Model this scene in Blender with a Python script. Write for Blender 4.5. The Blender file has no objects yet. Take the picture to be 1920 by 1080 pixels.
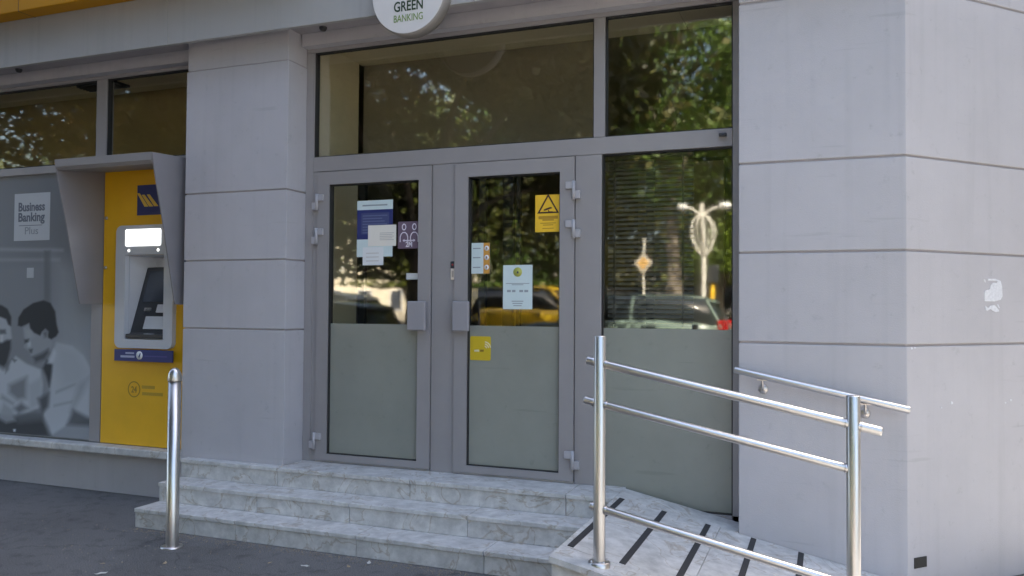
import bpy, bmesh, math, random
import numpy as np
from mathutils import Vector, Matrix
R = math.radians
random.seed(7); np.random.seed(7)
sc = bpy.context.scene

# ------------------------------------------------------------------ camera
F_PX, YAW, PITCH, ROLL = 1531.0, R(21.1), R(1.36), 0.0067
EYE = np.array([0, -5.5, 1.65])
fw0 = np.array([-math.sin(YAW), math.cos(YAW), 0]); hx = np.array([math.cos(YAW), math.sin(YAW), 0]); zz = np.array([0, 0, 1.0])
FW = math.cos(PITCH)*fw0 + math.sin(PITCH)*zz; UU = math.cos(PITCH)*zz - math.sin(PITCH)*fw0
RX = math.cos(ROLL)*hx + math.sin(ROLL)*UU; UP = -math.sin(ROLL)*hx + math.cos(ROLL)*UU
cam = bpy.data.cameras.new('camera'); cam_o = bpy.data.objects.new('camera', cam); sc.collection.objects.link(cam_o)
cam.sensor_width = 36; cam.lens = F_PX/1920*36; cam.clip_start = 0.05; cam.clip_end = 3000
M = Matrix.Identity(4)
for i in range(3):
    M[i][0], M[i][1], M[i][2], M[i][3] = RX[i], UP[i], -FW[i], EYE[i]
cam_o.matrix_world = M
sc.camera = cam_o

# ------------------------------------------------------------------ sky, sun, exposure
SUN_EL, SUN_AZ = R(54), R(24)          # the sun stands behind the bank, so its front lies in shade
w = bpy.data.worlds.new('World'); sc.world = w; w.use_nodes = True
nt = w.node_tree; bg = nt.nodes['Background']
sky = nt.nodes.new('ShaderNodeTexSky'); sky.sky_type = 'NISHITA'; sky.sun_disc = False
sky.sun_elevation = SUN_EL; sky.sun_rotation = SUN_AZ; sky.air_density = 1.0; sky.dust_density = 4.5; sky.ozone_density = 0.4
nt.links.new(sky.outputs[0], bg.inputs[0]); bg.inputs[1].default_value = 0.11
sun = bpy.data.lights.new('sun', 'SUN'); sun.energy = 5.0; sun.angle = R(0.55); sun.color = (1, .94, .84)
sun_o = bpy.data.objects.new('sun', sun); sc.collection.objects.link(sun_o)
to_sun = Vector((math.sin(SUN_AZ)*math.cos(SUN_EL), math.cos(SUN_AZ)*math.cos(SUN_EL), math.sin(SUN_EL)))
sun_o.rotation_euler = to_sun.to_track_quat('Z', 'Y').to_euler(); sun_o.location = (0, 20, 30)
vs = sc.view_settings; vs.view_transform = 'Standard'; vs.look = 'None'; vs.gamma = 1; vs.exposure = 2.88
sc.cycles.transparent_max_bounces = 24; sc.cycles.max_bounces = 10; sc.cycles.diffuse_bounces = 5; sc.cycles.glossy_bounces = 5

# ------------------------------------------------------------------ pixel helpers (photo pixel -> point on a plane)
def ray(u, v): return FW + RX*(u-960)/F_PX - UP*(v-540)/F_PX
def ony(u, v, y=0.0): d = ray(u, v); return EYE + d*((y-EYE[1])/d[1])
def topx(p):
    q = np.asarray(p, float) - EYE; wd = q@FW
    return 960 + F_PX*(q@RX)/wd, 540 - F_PX*(q@UP)/wd

# ------------------------------------------------------------------ materials
MATS = {}
def mat(name, col, rough=.6, metal=0, var=0.0, vscale=4.0, bump=0.0, bscale=60.0, emit=0, coat=0, spec=.5, streak=0.0, stretch=None, objvar=0.0, grime=False):
    if name in MATS: return MATS[name]
    m = bpy.data.materials.new(name); m.use_nodes = True; t = m.node_tree; b = t.nodes['Principled BSDF']
    b.inputs['Base Color'].default_value = (*col, 1); b.inputs['Roughness'].default_value = rough; b.inputs['Metallic'].default_value = metal
    b.inputs['Coat Weight'].default_value = coat; b.inputs['Coat Roughness'].default_value = .05; b.inputs['Specular IOR Level'].default_value = spec
    if emit:
        b.inputs['Emission Color'].default_value = (*col, 1); b.inputs['Emission Strength'].default_value = emit
    tc = t.nodes.new('ShaderNodeTexCoord'); geo = t.nodes.new('ShaderNodeNewGeometry')
    if var or streak:
        vec = geo.outputs['Position']
        if stretch:
            mp = t.nodes.new('ShaderNodeMapping'); mp.inputs['Scale'].default_value = stretch; t.links.new(vec, mp.inputs[0]); vec = mp.outputs[0]
        n = t.nodes.new('ShaderNodeTexNoise'); n.inputs['Scale'].default_value = vscale; n.inputs['Detail'].default_value = 7; n.inputs['Roughness'].default_value = .6
        t.links.new(vec, n.inputs['Vector'])
        mr = t.nodes.new('ShaderNodeMapRange'); mr.inputs[1].default_value = .3; mr.inputs[2].default_value = .7; mr.inputs[3].default_value = 1-var; mr.inputs[4].default_value = 1+var
        t.links.new(n.outputs[0], mr.inputs[0]); fac = mr.outputs[0]
        if streak:                      # rain streaks: noise stretched along z
            mp2 = t.nodes.new('ShaderNodeMapping'); mp2.inputs['Scale'].default_value = (9, 9, .35); t.links.new(geo.outputs['Position'], mp2.inputs[0])
            n2 = t.nodes.new('ShaderNodeTexNoise'); n2.inputs['Scale'].default_value = 1.6; n2.inputs['Detail'].default_value = 5; t.links.new(mp2.outputs[0], n2.inputs['Vector'])
            mr2 = t.nodes.new('ShaderNodeMapRange'); mr2.inputs[1].default_value = .52; mr2.inputs[2].default_value = .78; mr2.inputs[3].default_value = 1; mr2.inputs[4].default_value = 1-streak
            t.links.new(n2.outputs[0], mr2.inputs[0])
            mm = t.nodes.new('ShaderNodeMath'); mm.operation = 'MULTIPLY'; t.links.new(fac, mm.inputs[0]); t.links.new(mr2.outputs[0], mm.inputs[1]); fac = mm.outputs[0]
        def times(f_, g_):
            k = t.nodes.new('ShaderNodeMath'); k.operation = 'MULTIPLY'; t.links.new(f_, k.inputs[0]); t.links.new(g_, k.inputs[1]); return k.outputs[0]
        def ramp_(x, a_, b_, c_, d_):
            r_ = t.nodes.new('ShaderNodeMapRange'); r_.inputs[1].default_value = a_; r_.inputs[2].default_value = b_; r_.inputs[3].default_value = c_; r_.inputs[4].default_value = d_; t.links.new(x, r_.inputs[0]); return r_.outputs[0]
        if objvar:
            oi = t.nodes.new('ShaderNodeObjectInfo'); fac = times(fac, ramp_(oi.outputs['Random'], 0, 1, 1-objvar, 1+objvar))
        if grime:                       # scuffs and small dark stains with shapes of their own
            n5 = t.nodes.new('ShaderNodeTexNoise'); n5.inputs['Scale'].default_value = 14; n5.inputs['Detail'].default_value = 9; n5.inputs['Roughness'].default_value = .7; t.links.new(geo.outputs['Position'], n5.inputs['Vector'])
            fac = times(fac, ramp_(n5.outputs[0], .60, .74, 1, .84))
            mp6 = t.nodes.new('ShaderNodeMapping'); mp6.inputs['Scale'].default_value = (1.2, 1.2, 18); mp6.inputs['Rotation'].default_value = (0, .25, 0); t.links.new(geo.outputs['Position'], mp6.inputs[0])
            n6 = t.nodes.new('ShaderNodeTexNoise'); n6.inputs['Scale'].default_value = 1.3; n6.inputs['Detail'].default_value = 8; t.links.new(mp6.outputs[0], n6.inputs['Vector'])
            fac = times(fac, ramp_(n6.outputs[0], .66, .72, 1, .90))
        mx = t.nodes.new('ShaderNodeVectorMath'); mx.operation = 'SCALE'; mx.inputs[0].default_value = col
        t.links.new(fac, mx.inputs['Scale']); t.links.new(mx.outputs[0], b.inputs['Base Color'])
        mr3 = t.nodes.new('ShaderNodeMapRange'); mr3.inputs[3].default_value = max(.02, rough-.08); mr3.inputs[4].default_value = min(1, rough+.08)
        t.links.new(n.outputs[0], mr3.inputs[0]); t.links.new(mr3.outputs[0], b.inputs['Roughness'])
    if bump:
        n3 = t.nodes.new('ShaderNodeTexNoise'); n3.inputs['Scale'].default_value = bscale; n3.inputs['Detail'].default_value = 4
        t.links.new(geo.outputs['Position'], n3.inputs['Vector'])
        bp = t.nodes.new('ShaderNodeBump'); bp.inputs['Strength'].default_value = bump; bp.inputs['Distance'].default_value = .004
        t.links.new(n3.outputs[0], bp.inputs['Height']); t.links.new(bp.outputs[0], b.inputs['Normal'])
    MATS[name] = m
    return m

def glass_mat(name, tint, ior, rough=0.0, wob=0.0):
    m = bpy.data.materials.new(name); m.use_nodes = True; t = m.node_tree; t.nodes.remove(t.nodes['Principled BSDF'])
    out = t.nodes['Material Output']; mix = t.nodes.new('ShaderNodeMixShader'); tr = t.nodes.new('ShaderNodeBsdfTransparent'); gl = t.nodes.new('ShaderNodeBsdfGlossy')
    tr.inputs[0].default_value = (*tint, 1); gl.inputs['Roughness'].default_value = rough; gl.inputs[0].default_value = (1, .98, .93, 1)
    geo = t.nodes.new('ShaderNodeNewGeometry')          # Schlick reflectance, the same from both sides of the thin pane
    dt = t.nodes.new('ShaderNodeVectorMath'); dt.operation = 'DOT_PRODUCT'; t.links.new(geo.outputs['Incoming'], dt.inputs[0]); t.links.new(geo.outputs['Normal'], dt.inputs[1])
    def mth(op, a, b=None):
        k = t.nodes.new('ShaderNodeMath'); k.operation = op
        for i, q in enumerate((a, b)):
            if q is None: continue
            if isinstance(q, (int, float)): k.inputs[i].default_value = q
            else: t.links.new(q, k.inputs[i])
        return k.outputs[0]
    f0 = ior; fr = mth('MULTIPLY_ADD', mth('POWER', mth('SUBTRACT', 1.0, mth('ABSOLUTE', dt.outputs['Value'])), 5.0), 1-f0); fr.node.inputs[2].default_value = f0
    if wob:
        n = t.nodes.new('ShaderNodeTexNoise'); n.inputs['Scale'].default_value = 2.2; n.inputs['Detail'].default_value = 1
        t.links.new(geo.outputs['Position'], n.inputs['Vector']); bp = t.nodes.new('ShaderNodeBump'); bp.inputs['Strength'].default_value = wob; bp.inputs['Distance'].default_value = .02
        t.links.new(n.outputs[0], bp.inputs['Height']); t.links.new(bp.outputs[0], gl.inputs['Normal'])
    t.links.new(fr, mix.inputs[0]); t.links.new(tr.outputs[0], mix.inputs[1]); t.links.new(gl.outputs[0], mix.inputs[2]); t.links.new(mix.outputs[0], out.inputs[0])
    MATS[name] = m
    return m

WALL = mat('painted_render', (.442, .43, .450), .75, var=.05, vscale=2.2, bump=.3, bscale=180, streak=.06, objvar=.04, grime=True)
WALLD = mat('joint_render', (.36, .335, .34), .85, var=.1, bump=.2)
FRAME = mat('grey_aluminium_paint', (.30, .285, .287), .42, var=.03, vscale=6, spec=.4)
FASC = mat('fascia_panel', (.375, .37, .355), .45, var=.05, vscale=1.2, streak=.10)
GASK = mat('rubber_gasket', (.02, .02, .02), .6)
STEEL = mat('brushed_steel', (.62, .60, .58), .34, metal=1, var=.02, vscale=5)
STEELD = mat('steel_fitting', (.55, .52, .50), .30, metal=1, var=.03, vscale=10)
YEL = mat('yellow_panel', (.78, .425, .008), .45, var=.06, vscale=3, coat=.1)
YELS = mat('yellow_sticker', (.85, .52, .03), .5, var=.03)
BLUE = mat('navy_panel', (.025, .035, .16), .4)
WHITE = mat('white_print', (.78, .78, .78), .5)
LGREY = mat('pale_grey_housing', (.52, .54, .58), .4, var=.03)
VISOR = mat('grey_metal_visor', (.235, .225, .235), .35, var=.05, metal=.0)
DARK = mat('dark_console', (.035, .038, .045), .35)
SCREEN = mat('dark_screen', (.05, .06, .08), .08)
LITE = mat('lit_panel', (1, 1, 1), .4, emit=.3)
LED = mat('led_light', (1, .98, .92), .4, emit=.4)
FROST = mat('frosted_film', (.27, .28, .245), .24, var=.10, vscale=1.1, grime=True)
BEIGE = mat('beige_wall', (.78, .70, .50), .8, var=.04)
DBROWN = mat('brown_interior', (.24, .205, .145), .85, var=.2, vscale=1.0)
DFRAME = mat('dark_frame', (.03, .03, .032), .5)
GLASS = glass_mat('window_glass', (.93, .93, .89), .098, rough=.030, wob=.05)
GLASSB = glass_mat('inner_glass', (.93, .94, .92), .045)
BLACKR = mat('black_rubber_strip', (.03, .03, .032), .8, var=.2, vscale=30)
PAPER = mat('paper', (.62, .72, .72), .7, var=.02)
INK = mat('dark_ink', (.06, .07, .09), .7)
INKG = mat('grey_ink', (.30, .34, .36), .7)

def marble(name, base, vein, scale):
    m = bpy.data.materials.new(name); m.use_nodes = True; t = m.node_tree; b = t.nodes['Principled BSDF']
    geo = t.nodes.new('ShaderNodeNewGeometry'); oi = t.nodes.new('ShaderNodeObjectInfo')
    add = t.nodes.new('ShaderNodeVectorMath'); add.operation = 'ADD'; mul = t.nodes.new('ShaderNodeVectorMath'); mul.operation = 'SCALE'
    comb = t.nodes.new('ShaderNodeCombineXYZ')
    for i in range(3): t.links.new(oi.outputs['Random'], comb.inputs[i])
    t.links.new(comb.outputs[0], mul.inputs[0]); mul.inputs['Scale'].default_value = 13
    t.links.new(geo.outputs['Position'], add.inputs[0]); t.links.new(mul.outputs[0], add.inputs[1])
    n = t.nodes.new('ShaderNodeTexNoise'); n.inputs['Scale'].default_value = scale; n.inputs['Detail'].default_value = 8; n.inputs['Distortion'].default_value = 1.2
    t.links.new(add.outputs[0], n.inputs['Vector'])
    cr = t.nodes.new('ShaderNodeValToRGB'); e = cr.color_ramp.elements
    e[0].position = .3; e[0].color = (*[c*.82 for c in base], 1); e[1].position = .7; e[1].color = (*base, 1)
    k = cr.color_ramp.elements.new(.49); k.color = (*base, 1); k = cr.color_ramp.elements.new(.508); k.color = (*vein, 1); k = cr.color_ramp.elements.new(.525); k.color = (*[c*.95 for c in base], 1)
    t.links.new(n.outputs[0], cr.inputs[0])
    n2 = t.nodes.new('ShaderNodeTexNoise'); n2.inputs['Scale'].default_value = 11; n2.inputs['Detail'].default_value = 10; n2.inputs['Roughness'].default_value = .68; t.links.new(geo.outputs['Position'], n2.inputs['Vector'])
    mr = t.nodes.new('ShaderNodeMapRange'); mr.inputs[1].default_value = .35; mr.inputs[2].default_value = .75; mr.inputs[3].default_value = 1; mr.inputs[4].default_value = .55; t.links.new(n2.outputs[0], mr.inputs[0])
    mx = t.nodes.new('ShaderNodeVectorMath'); mx.operation = 'SCALE'; t.links.new(cr.outputs[0], mx.inputs[0]); t.links.new(mr.outputs[0], mx.inputs['Scale'])
    t.links.new(mx.outputs[0], b.inputs['Base Color']); b.inputs['Roughness'].default_value = .45
    bp = t.nodes.new('ShaderNodeBump'); bp.inputs['Strength'].default_value = .12; bp.inputs['Distance'].default_value = .003; t.links.new(n2.outputs[0], bp.inputs['Height']); t.links.new(bp.outputs[0], b.inputs['Normal'])
    MATS[name] = m
    return m
MARB = marble('white_marble', (.66, .65, .63), (.46, .41, .35), 3.0)

def asphalt(name, base):
    m = bpy.data.materials.new(name); m.use_nodes = True; t = m.node_tree; b = t.nodes['Principled BSDF']
    geo = t.nodes.new('ShaderNodeNewGeometry'); P = geo.outputs['Position']
    def noise(s, d=5):
        n = t.nodes.new('ShaderNodeTexNoise'); n.inputs['Scale'].default_value = s; n.inputs['Detail'].default_value = d; t.links.new(P, n.inputs['Vector']); return n.outputs[0]
    def rng(x, a, bb, c, d):
        r = t.nodes.new('ShaderNodeMapRange'); r.inputs[1].default_value = a; r.inputs[2].default_value = bb; r.inputs[3].default_value = c; r.inputs[4].default_value = d; t.links.new(x, r.inputs[0]); return r.outputs[0]
    def mul(a, bb):
        k = t.nodes.new('ShaderNodeMath'); k.operation = 'MULTIPLY'; t.links.new(a, k.inputs[0]); t.links.new(bb, k.inputs[1]); return k.outputs[0]
    big = rng(noise(.7), .35, .65, .78, 1.25); fine = mul(rng(noise(150, 2), .3, .7, .45, 1.6), rng(noise(9, 6), .52, .72, 1.06, .72))
    vo = t.nodes.new('ShaderNodeTexVoronoi'); vo.feature = 'DISTANCE_TO_EDGE'; vo.inputs['Scale'].default_value = .55
    nn = t.nodes.new('ShaderNodeTexNoise'); nn.inputs['Scale'].default_value = 3; nn.inputs['Detail'].default_value = 5; t.links.new(P, nn.inputs['Vector'])
    va = t.nodes.new('ShaderNodeVectorMath'); va.operation = 'MULTIPLY_ADD'; t.links.new(nn.outputs['Color'], va.inputs[0]); va.inputs[1].default_value = (.5, .5, 0); t.links.new(P, va.inputs[2]); t.links.new(va.outputs[0], vo.inputs['Vector'])
    crack = rng(vo.outputs['Distance'], .001, .006, .72, 1)
    f = mul(mul(big, fine), crack)
    mx = t.nodes.new('ShaderNodeVectorMath'); mx.operation = 'SCALE'; mx.inputs[0].default_value = base; t.links.new(f, mx.inputs['Scale']); t.links.new(mx.outputs[0], b.inputs['Base Color'])
    b.inputs['Roughness'].default_value = .85
    bp = t.nodes.new('ShaderNodeBump'); bp.inputs['Strength'].default_value = .5; bp.inputs['Distance'].default_value = .004; t.links.new(fine, bp.inputs['Height']); t.links.new(bp.outputs[0], b.inputs['Normal'])
    MATS[name] = m
    return m
ASPH = asphalt('asphalt_paving', (.115, .112, .110)); ROAD = asphalt('road_asphalt', (.06, .06, .062))

# ------------------------------------------------------------------ mesh helpers
def wloc(o):
    v = Vector((0, 0, 0))
    while o is not None: v = v + o.location; o = o.parent
    return v
class MB:
    def __init__(s): s.v = []; s.f = []; s.sm = []
    def add(s, v, f, smooth=False):
        k = len(s.v); s.v += [tuple(map(float, p)) for p in v]; s.f += [tuple(i+k for i in q) for q in f]; s.sm += [smooth]*len(f); return s
    def box(s, x0, x1, y0, y1, z0, z1, bev=0.0, seg=2):
        if bev <= 0:
            v = [(x, y, z) for z in (z0, z1) for y in (y0, y1) for x in (x0, x1)]
            return s.add(v, [(0, 2, 3, 1), (4, 5, 7, 6), (0, 1, 5, 4), (2, 6, 7, 3), (0, 4, 6, 2), (1, 3, 7, 5)])
        bm = bmesh.new(); bmesh.ops.create_cube(bm, size=1)
        for p in bm.verts: p.co = Vector(((x0+x1)/2+p.co.x*(x1-x0), (y0+y1)/2+p.co.y*(y1-y0), (z0+z1)/2+p.co.z*(z1-z0)))
        bmesh.ops.bevel(bm, geom=list(bm.edges), offset=bev, segments=seg, affect='EDGES', profile=.5)
        return s.bm(bm)
    def bm(s, bm, smooth=False):
        bm.verts.index_update(); s.add([p.co[:] for p in bm.verts], [[p.index for p in q.verts] for q in bm.faces], smooth); bm.free(); return s
    def prism(s, poly, axis, a, b):       # poly in the two remaining axes (x,y)/(x,z)/(y,z)
        def P(p, t): return {'z': (p[0], p[1], t), 'y': (p[0], t, p[1]), 'x': (t, p[0], p[1])}[axis]
        n = len(poly); v = [P(p, a) for p in poly]+[P(p, b) for p in poly]
        f = [tuple(range(n))[::-1], tuple(range(n, 2*n))]+[(i, (i+1) % n, n+(i+1) % n, n+i) for i in range(n)]
        return s.add(v, f)
    def ring(s, o, i, y0, y1):            # rectangular frame (x0,x1,z0,z1) outer / inner
        v = []
        for y in (y0, y1):
            for (a, b, c, d) in (o, i): v += [(a, y, c), (b, y, c), (b, y, d), (a, y, d)]
        f = []
        for k in range(4):
            j = (k+1) % 4
            f += [(k, j, 4+j, 4+k), (8+k, 12+k, 12+j, 8+j), (k, 8+k, 8+j, j), (4+k, 4+j, 12+j, 12+k)]
        return s.add(v, f)
    def tube(s, pts, r, n=14, caps=True, smooth=True):
        pts = [Vector(p) for p in pts]; rs = r if isinstance(r, (list, tuple)) else [r]*len(pts)
        v = []; prev = None
        for i, p in enumerate(pts):
            d = (pts[min(i+1, len(pts)-1)]-pts[max(i-1, 0)]).normalized()
            if prev is None:
                a = Vector((0, 0, 1)) if abs(d.z) < .9 else Vector((1, 0, 0)); prev = d.cross(a).normalized()
            e1 = (prev-d*prev.dot(d)).normalized(); e2 = d.cross(e1); prev = e1
            for k in range(n):
                t = 2*math.pi*k/n; v.append(p+(e1*math.cos(t)+e2*math.sin(t))*rs[i])
        f = [(i*n+k, i*n+(k+1) % n, (i+1)*n+(k+1) % n, (i+1)*n+k) for i in range(len(pts)-1) for k in range(n)]
        s.add(v, f, smooth)
        if caps: s.add(v[:n], [tuple(range(n))[::-1]]); s.add(v[-n:], [tuple(range(n))])
        return s
    def lathe(s, prof, c, n=24, axis='z', smooth=True):   # prof: (radius, height)
        v = []
        for (r, h) in prof:
            for k in range(n):
                t = 2*math.pi*k/n; a, b = r*math.cos(t), r*math.sin(t)
                v.append({'z': (c[0]+a, c[1]+b, c[2]+h), 'y': (c[0]+a, c[1]+h, c[2]+b), 'x': (c[0]+h, c[1]+a, c[2]+b)}[axis])
        f = [(i*n+k, i*n+(k+1) % n, (i+1)*n+(k+1) % n, (i+1)*n+k) for i in range(len(prof)-1) for k in range(n)]
        return s.add(v, f, smooth)
    def build(s, name, m, parent=None, base=None):
        off = wloc(parent) if parent else Vector(base if base is not None else (0, 0, 0))
        me = bpy.data.meshes.new(name); me.from_pydata([(p[0]-off.x, p[1]-off.y, p[2]-off.z) for p in s.v], [], s.f)
        me.materials.append(m if not isinstance(m, str) else MATS[m])
        me.polygons.foreach_set('use_smooth', s.sm)
        bm = bmesh.new(); bm.from_mesh(me); bmesh.ops.recalc_face_normals(bm, faces=bm.faces); bm.to_mesh(me); bm.free()
        o = bpy.data.objects.new(name, me); sc.collection.objects.link(o)
        if parent: o.parent = parent
        else: o.location = off
        return o
def tag(o, label, cat, group=None, kind=None):
    if label: o['label'] = label
    if cat: o['category'] = cat
    if group: o['group'] = group
    if kind: o['kind'] = kind
    return o
def struct(o): o['kind'] = 'structure'; return o
def thing(name, label, cat, loc, group=None):
    o = bpy.data.objects.new(name, None); sc.collection.objects.link(o); o.location = loc; o.empty_display_size = .1
    return tag(o, label, cat, group)
def B(x0, x1, y0, y1, z0, z1, bev=0.0): return MB().box(x0, x1, y0, y1, z0, z1, bev)
def text_mb(txt, x, y, z, size, width=None, bold=0.0, shear=0.0, align='LEFT', depth=.0006):
    cu = bpy.data.curves.new('t', 'FONT'); cu.body = txt; cu.size = size; cu.align_x = align; cu.offset = bold; cu.extrude = depth; cu.resolution_u = 3; cu.shear = shear
    o = bpy.data.objects.new('t', cu); sc.collection.objects.link(o); dg = bpy.context.evaluated_depsgraph_get()
    me = bpy.data.meshes.new_from_object(o.evaluated_get(dg)); v = [p.co.copy() for p in me.vertices]; f = [tuple(p.vertices) for p in me.polygons]
    bpy.data.objects.remove(o); bpy.data.curves.remove(cu); bpy.data.meshes.remove(me)
    if v and width:
        a = min(p.x for p in v); b = max(p.x for p in v); k = width/(b-a)
        off = -a if align == 'LEFT' else -(a+b)/2
        for p in v: p.x = (p.x+off)*k
    return MB().add([(x+p.x, y-p.z, z+p.y) for p in v], f)
def print_grid(name, x0, x1, z0, z1, y, nx, nz, shade, m, parent):   # flat print: colours per vertex
    xs = np.linspace(x0, x1, nx); zs = np.linspace(z0, z1, nz); X, Zg = np.meshgrid(xs, zs)
    mb = MB(); mb.v = [(a, y, b) for a, b in zip(X.ravel(), Zg.ravel())]
    mb.f = [(j*nx+i, j*nx+i+1, (j+1)*nx+i+1, (j+1)*nx+i) for j in range(nz-1) for i in range(nx-1)]; mb.sm = [False]*len(mb.f)
    o = mb.build(name, m, parent); col = shade(X.ravel(), Zg.ravel())
    at = o.data.color_attributes.new('print', 'FLOAT_COLOR', 'POINT'); at.data.foreach_set('color', np.column_stack([col, np.ones(len(col))]).astype(np.float32).ravel())
    return o
def print_material(name):
    m = bpy.data.materials.new(name); m.use_nodes = True; t = m.node_tree; b = t.nodes['Principled BSDF']
    a = t.nodes.new('ShaderNodeAttribute'); a.attribute_name = 'print'; t.links.new(a.outputs['Color'], b.inputs['Base Color']); b.inputs['Roughness'].default_value = .65; b.inputs['Specular IOR Level'].default_value = .25
    return m
def polymask(U, V, poly, blur):
    poly = np.array(poly, float); n = len(poly); ins = np.zeros(U.shape, bool); dmin = np.full(U.shape, 1e9)
    for i in range(n):
        x1, y1 = poly[i]; x2, y2 = poly[(i+1) % n]
        c = ((y1 > V) != (y2 > V)) & (U < (x2-x1)*(V-y1)/((y2-y1) if y2 != y1 else 1e-9)+x1); ins ^= c
        dx, dy = x2-x1, y2-y1; t = np.clip(((U-x1)*dx+(V-y1)*dy)/(dx*dx+dy*dy+1e-9), 0, 1); dmin = np.minimum(dmin, np.hypot(U-x1-t*dx, V-y1-t*dy))
    sd = np.where(ins, dmin, -dmin); return np.clip(.5+sd/(2*blur), 0, 1)

# ================================================================== GROUND, ROAD
def gz(y):            # the pavement rises gently away from the bank
    return 0.0 if y > -2.5 else min(.74, (-2.5-y)*.07)
FZ = .78
def strip(name, x0, x1, ys, zf, m):
    mb = MB(); n = len(ys)
    mb.add([(x, y, zf(y)) for y in ys for x in (x0, x1)], [(2*i, 2*i+1, 2*i+3, 2*i+2) for i in range(n-1)])
    return struct(mb.build(name, m))
strip('pavement', -70, 70, [45, 1, -2.5, -4.5, -6.5], gz, ASPH)
strip('road', -70, 70, [-6.52, -9, -12, -15.0], lambda y: gz(y)-.10, ROAD)
strip('far_pavement', -70, 70, [-15.02, -30, -90], lambda y: FZ, ASPH)
struct(B(-900, 900, -900, 900, -1.0, -.5).build('ground', ROAD))
KERB = mat('kerb_stone', (.36, .35, .33), .8, var=.12, vscale=5)
kerb = struct(B(-70, -62, -6.52, -6.38, -.1, gz(-6.45)+.004).build('kerb', KERB))
for i in range(1, 16):
    x = -62+(i-1)*8.2
    MB().box(x+.01, x+8.19, -6.53, -6.37, -.1, gz(-6.45)+.006, .015).build('kerb_stone', KERB, kerb)
MB().box(-69.9, 69.9, -15.1, -14.92, -.1, FZ+.01).build('kerb_stone', KERB, kerb)

# ================================================================== BANK BUILDING
bank = thing('bank_building', 'grey painted bank front with wide entrance, banded pillars and a chamfered corner', 'building', (-2.5, 0, 0))
LAND = .43
# --- left pillar: stacked render blocks with recessed joints
PX0, PX1, PY = -4.88, -3.885, -.27
def empty_part(name, loc, parent):
    o = bpy.data.objects.new(name, None); sc.collection.objects.link(o); o.parent = parent; o.location = Vector(loc)-wloc(parent); o.empty_display_size = .1; return o
pil = B(PX0+.012, PX1-.012, PY+.010, .3, 0, 4.3).build('pillar', WALLD, bank)
jz = [0.0, 1.464, 2.008, 2.551, 3.555, 4.3]
for i in range(5):
    ins = .006 if i == 4 else 0
    MB().box(PX0+ins, PX1-ins, PY+ins, .28, jz[i]+(.006 if i else 0), jz[i+1]-(.006 if i < 3 else .003), .004).build('render_block', WALL, pil)
# --- corner pier with chamfer
CA = R(46); cx, cy = .43, -.27
def chp(s, o=0.0): return (cx+math.cos(CA)*s-math.sin(CA)*o, cy+math.sin(CA)*s+math.cos(CA)*o)
def pier_poly(ins):
    e = chp(1.9, ins); c = (cx-ins*math.tan(CA/2), cy+ins)
    return [(-.511+ins, cy+ins), c, e, (e[0], 9-ins), (-.511+ins, 9-ins)]
pier = MB().prism(pier_poly(.010), 'z', 0, 4.5).build('corner_pier', WALLD, bank)
jz = [0.0, 1.444, 1.997, 2.55, 3.555, 4.5]
def bevel_prism(poly, z0, z1, bev):
    bm = bmesh.new(); vs_ = [bm.verts.new((p[0], p[1], z0)) for p in poly]; fc = bm.faces.new(vs_)
    r = bmesh.ops.extrude_face_region(bm, geom=[fc]); bmesh.ops.translate(bm, vec=(0, 0, z1-z0), verts=[e for e in r['geom'] if isinstance(e, bmesh.types.BMVert)])
    bmesh.ops.recalc_face_normals(bm, faces=bm.faces); bmesh.ops.bevel(bm, geom=list(bm.edges), offset=bev, segments=2, affect='EDGES', profile=.5)
    return MB().bm(bm)
for i in range(5):
    bevel_prism(pier_poly(0), jz[i]+(.007 if i else 0), jz[i+1]-.007, .005).build('render_block', WALL, pier)
# torn paper left on the chamfered face and filler spots
def cham_mb(polys, o=-.0025):
    mb = MB()
    for pl in polys:
        v = [(*chp(s, o), z) for s, z in pl]+[(*chp(s, .001), z) for s, z in pl]; n = len(pl)
        mb.add(v, [tuple(range(n)), tuple(range(2*n-1, n-1, -1))]+[(i, n+i, n+(i+1) % n, (i+1) % n) for i in range(n)])
    return mb
def px_to_ch(u, v):
    d = ray(u, v); nrm = np.array([math.sin(CA), -math.cos(CA), 0]); c0 = np.array([cx, cy, 0]); p = EYE+d*(((c0-EYE)@nrm)/(d@nrm))
    return float((p-c0)@np.array([math.cos(CA), math.sin(CA), 0])), float(p[2])
TORN = mat('torn_paper', (.64, .65, .68), .8, var=.12, vscale=60)
def zp(pts): return [px_to_ch(1820+a/10.8, 500+b/10.8) for a, b in pts]
tp = cham_mb([zp([(275, 700), (275, 530), (300, 480), (380, 460), (400, 380), (450, 325), (520, 330), (545, 300), (480, 285), (345, 285), (350, 245), (500, 245), (600, 290), (630, 400), (640, 600), (600, 670), (480, 705)]),
              zp([(290, 790), (350, 840), (400, 790), (480, 780), (560, 870), (570, 910), (510, 925), (430, 890), (400, 855), (330, 895), (300, 880)]),
              zp([(530, 760), (560, 770), (580, 840), (560, 840)]), zp([(262, 255), (290, 260), (300, 320), (275, 310)])]).build('torn_sticker', TORN, base=(*chp(.76), 1.64))
tag(tp, 'torn white remains of a paper sticker on the chamfered corner wall', 'sticker')
for (u, v, r) in ((1784, 755, .011), (1765, 764, .006), (1895, 750, .009), (1885, 755, .006), (1709, 653, .008), (1715, 652, .006), (1678, 715, .004)):
    if u > 1700:
        s0, z0 = px_to_ch(u, v); cham_mb([[(s0+r*(1+.3*math.sin(3*k))*math.cos(k*.785), z0+r*(.8+.2*math.cos(2*k))*math.sin(k*.785)) for k in range(8)]]).build('filler_spot', TORN, pier)
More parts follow.
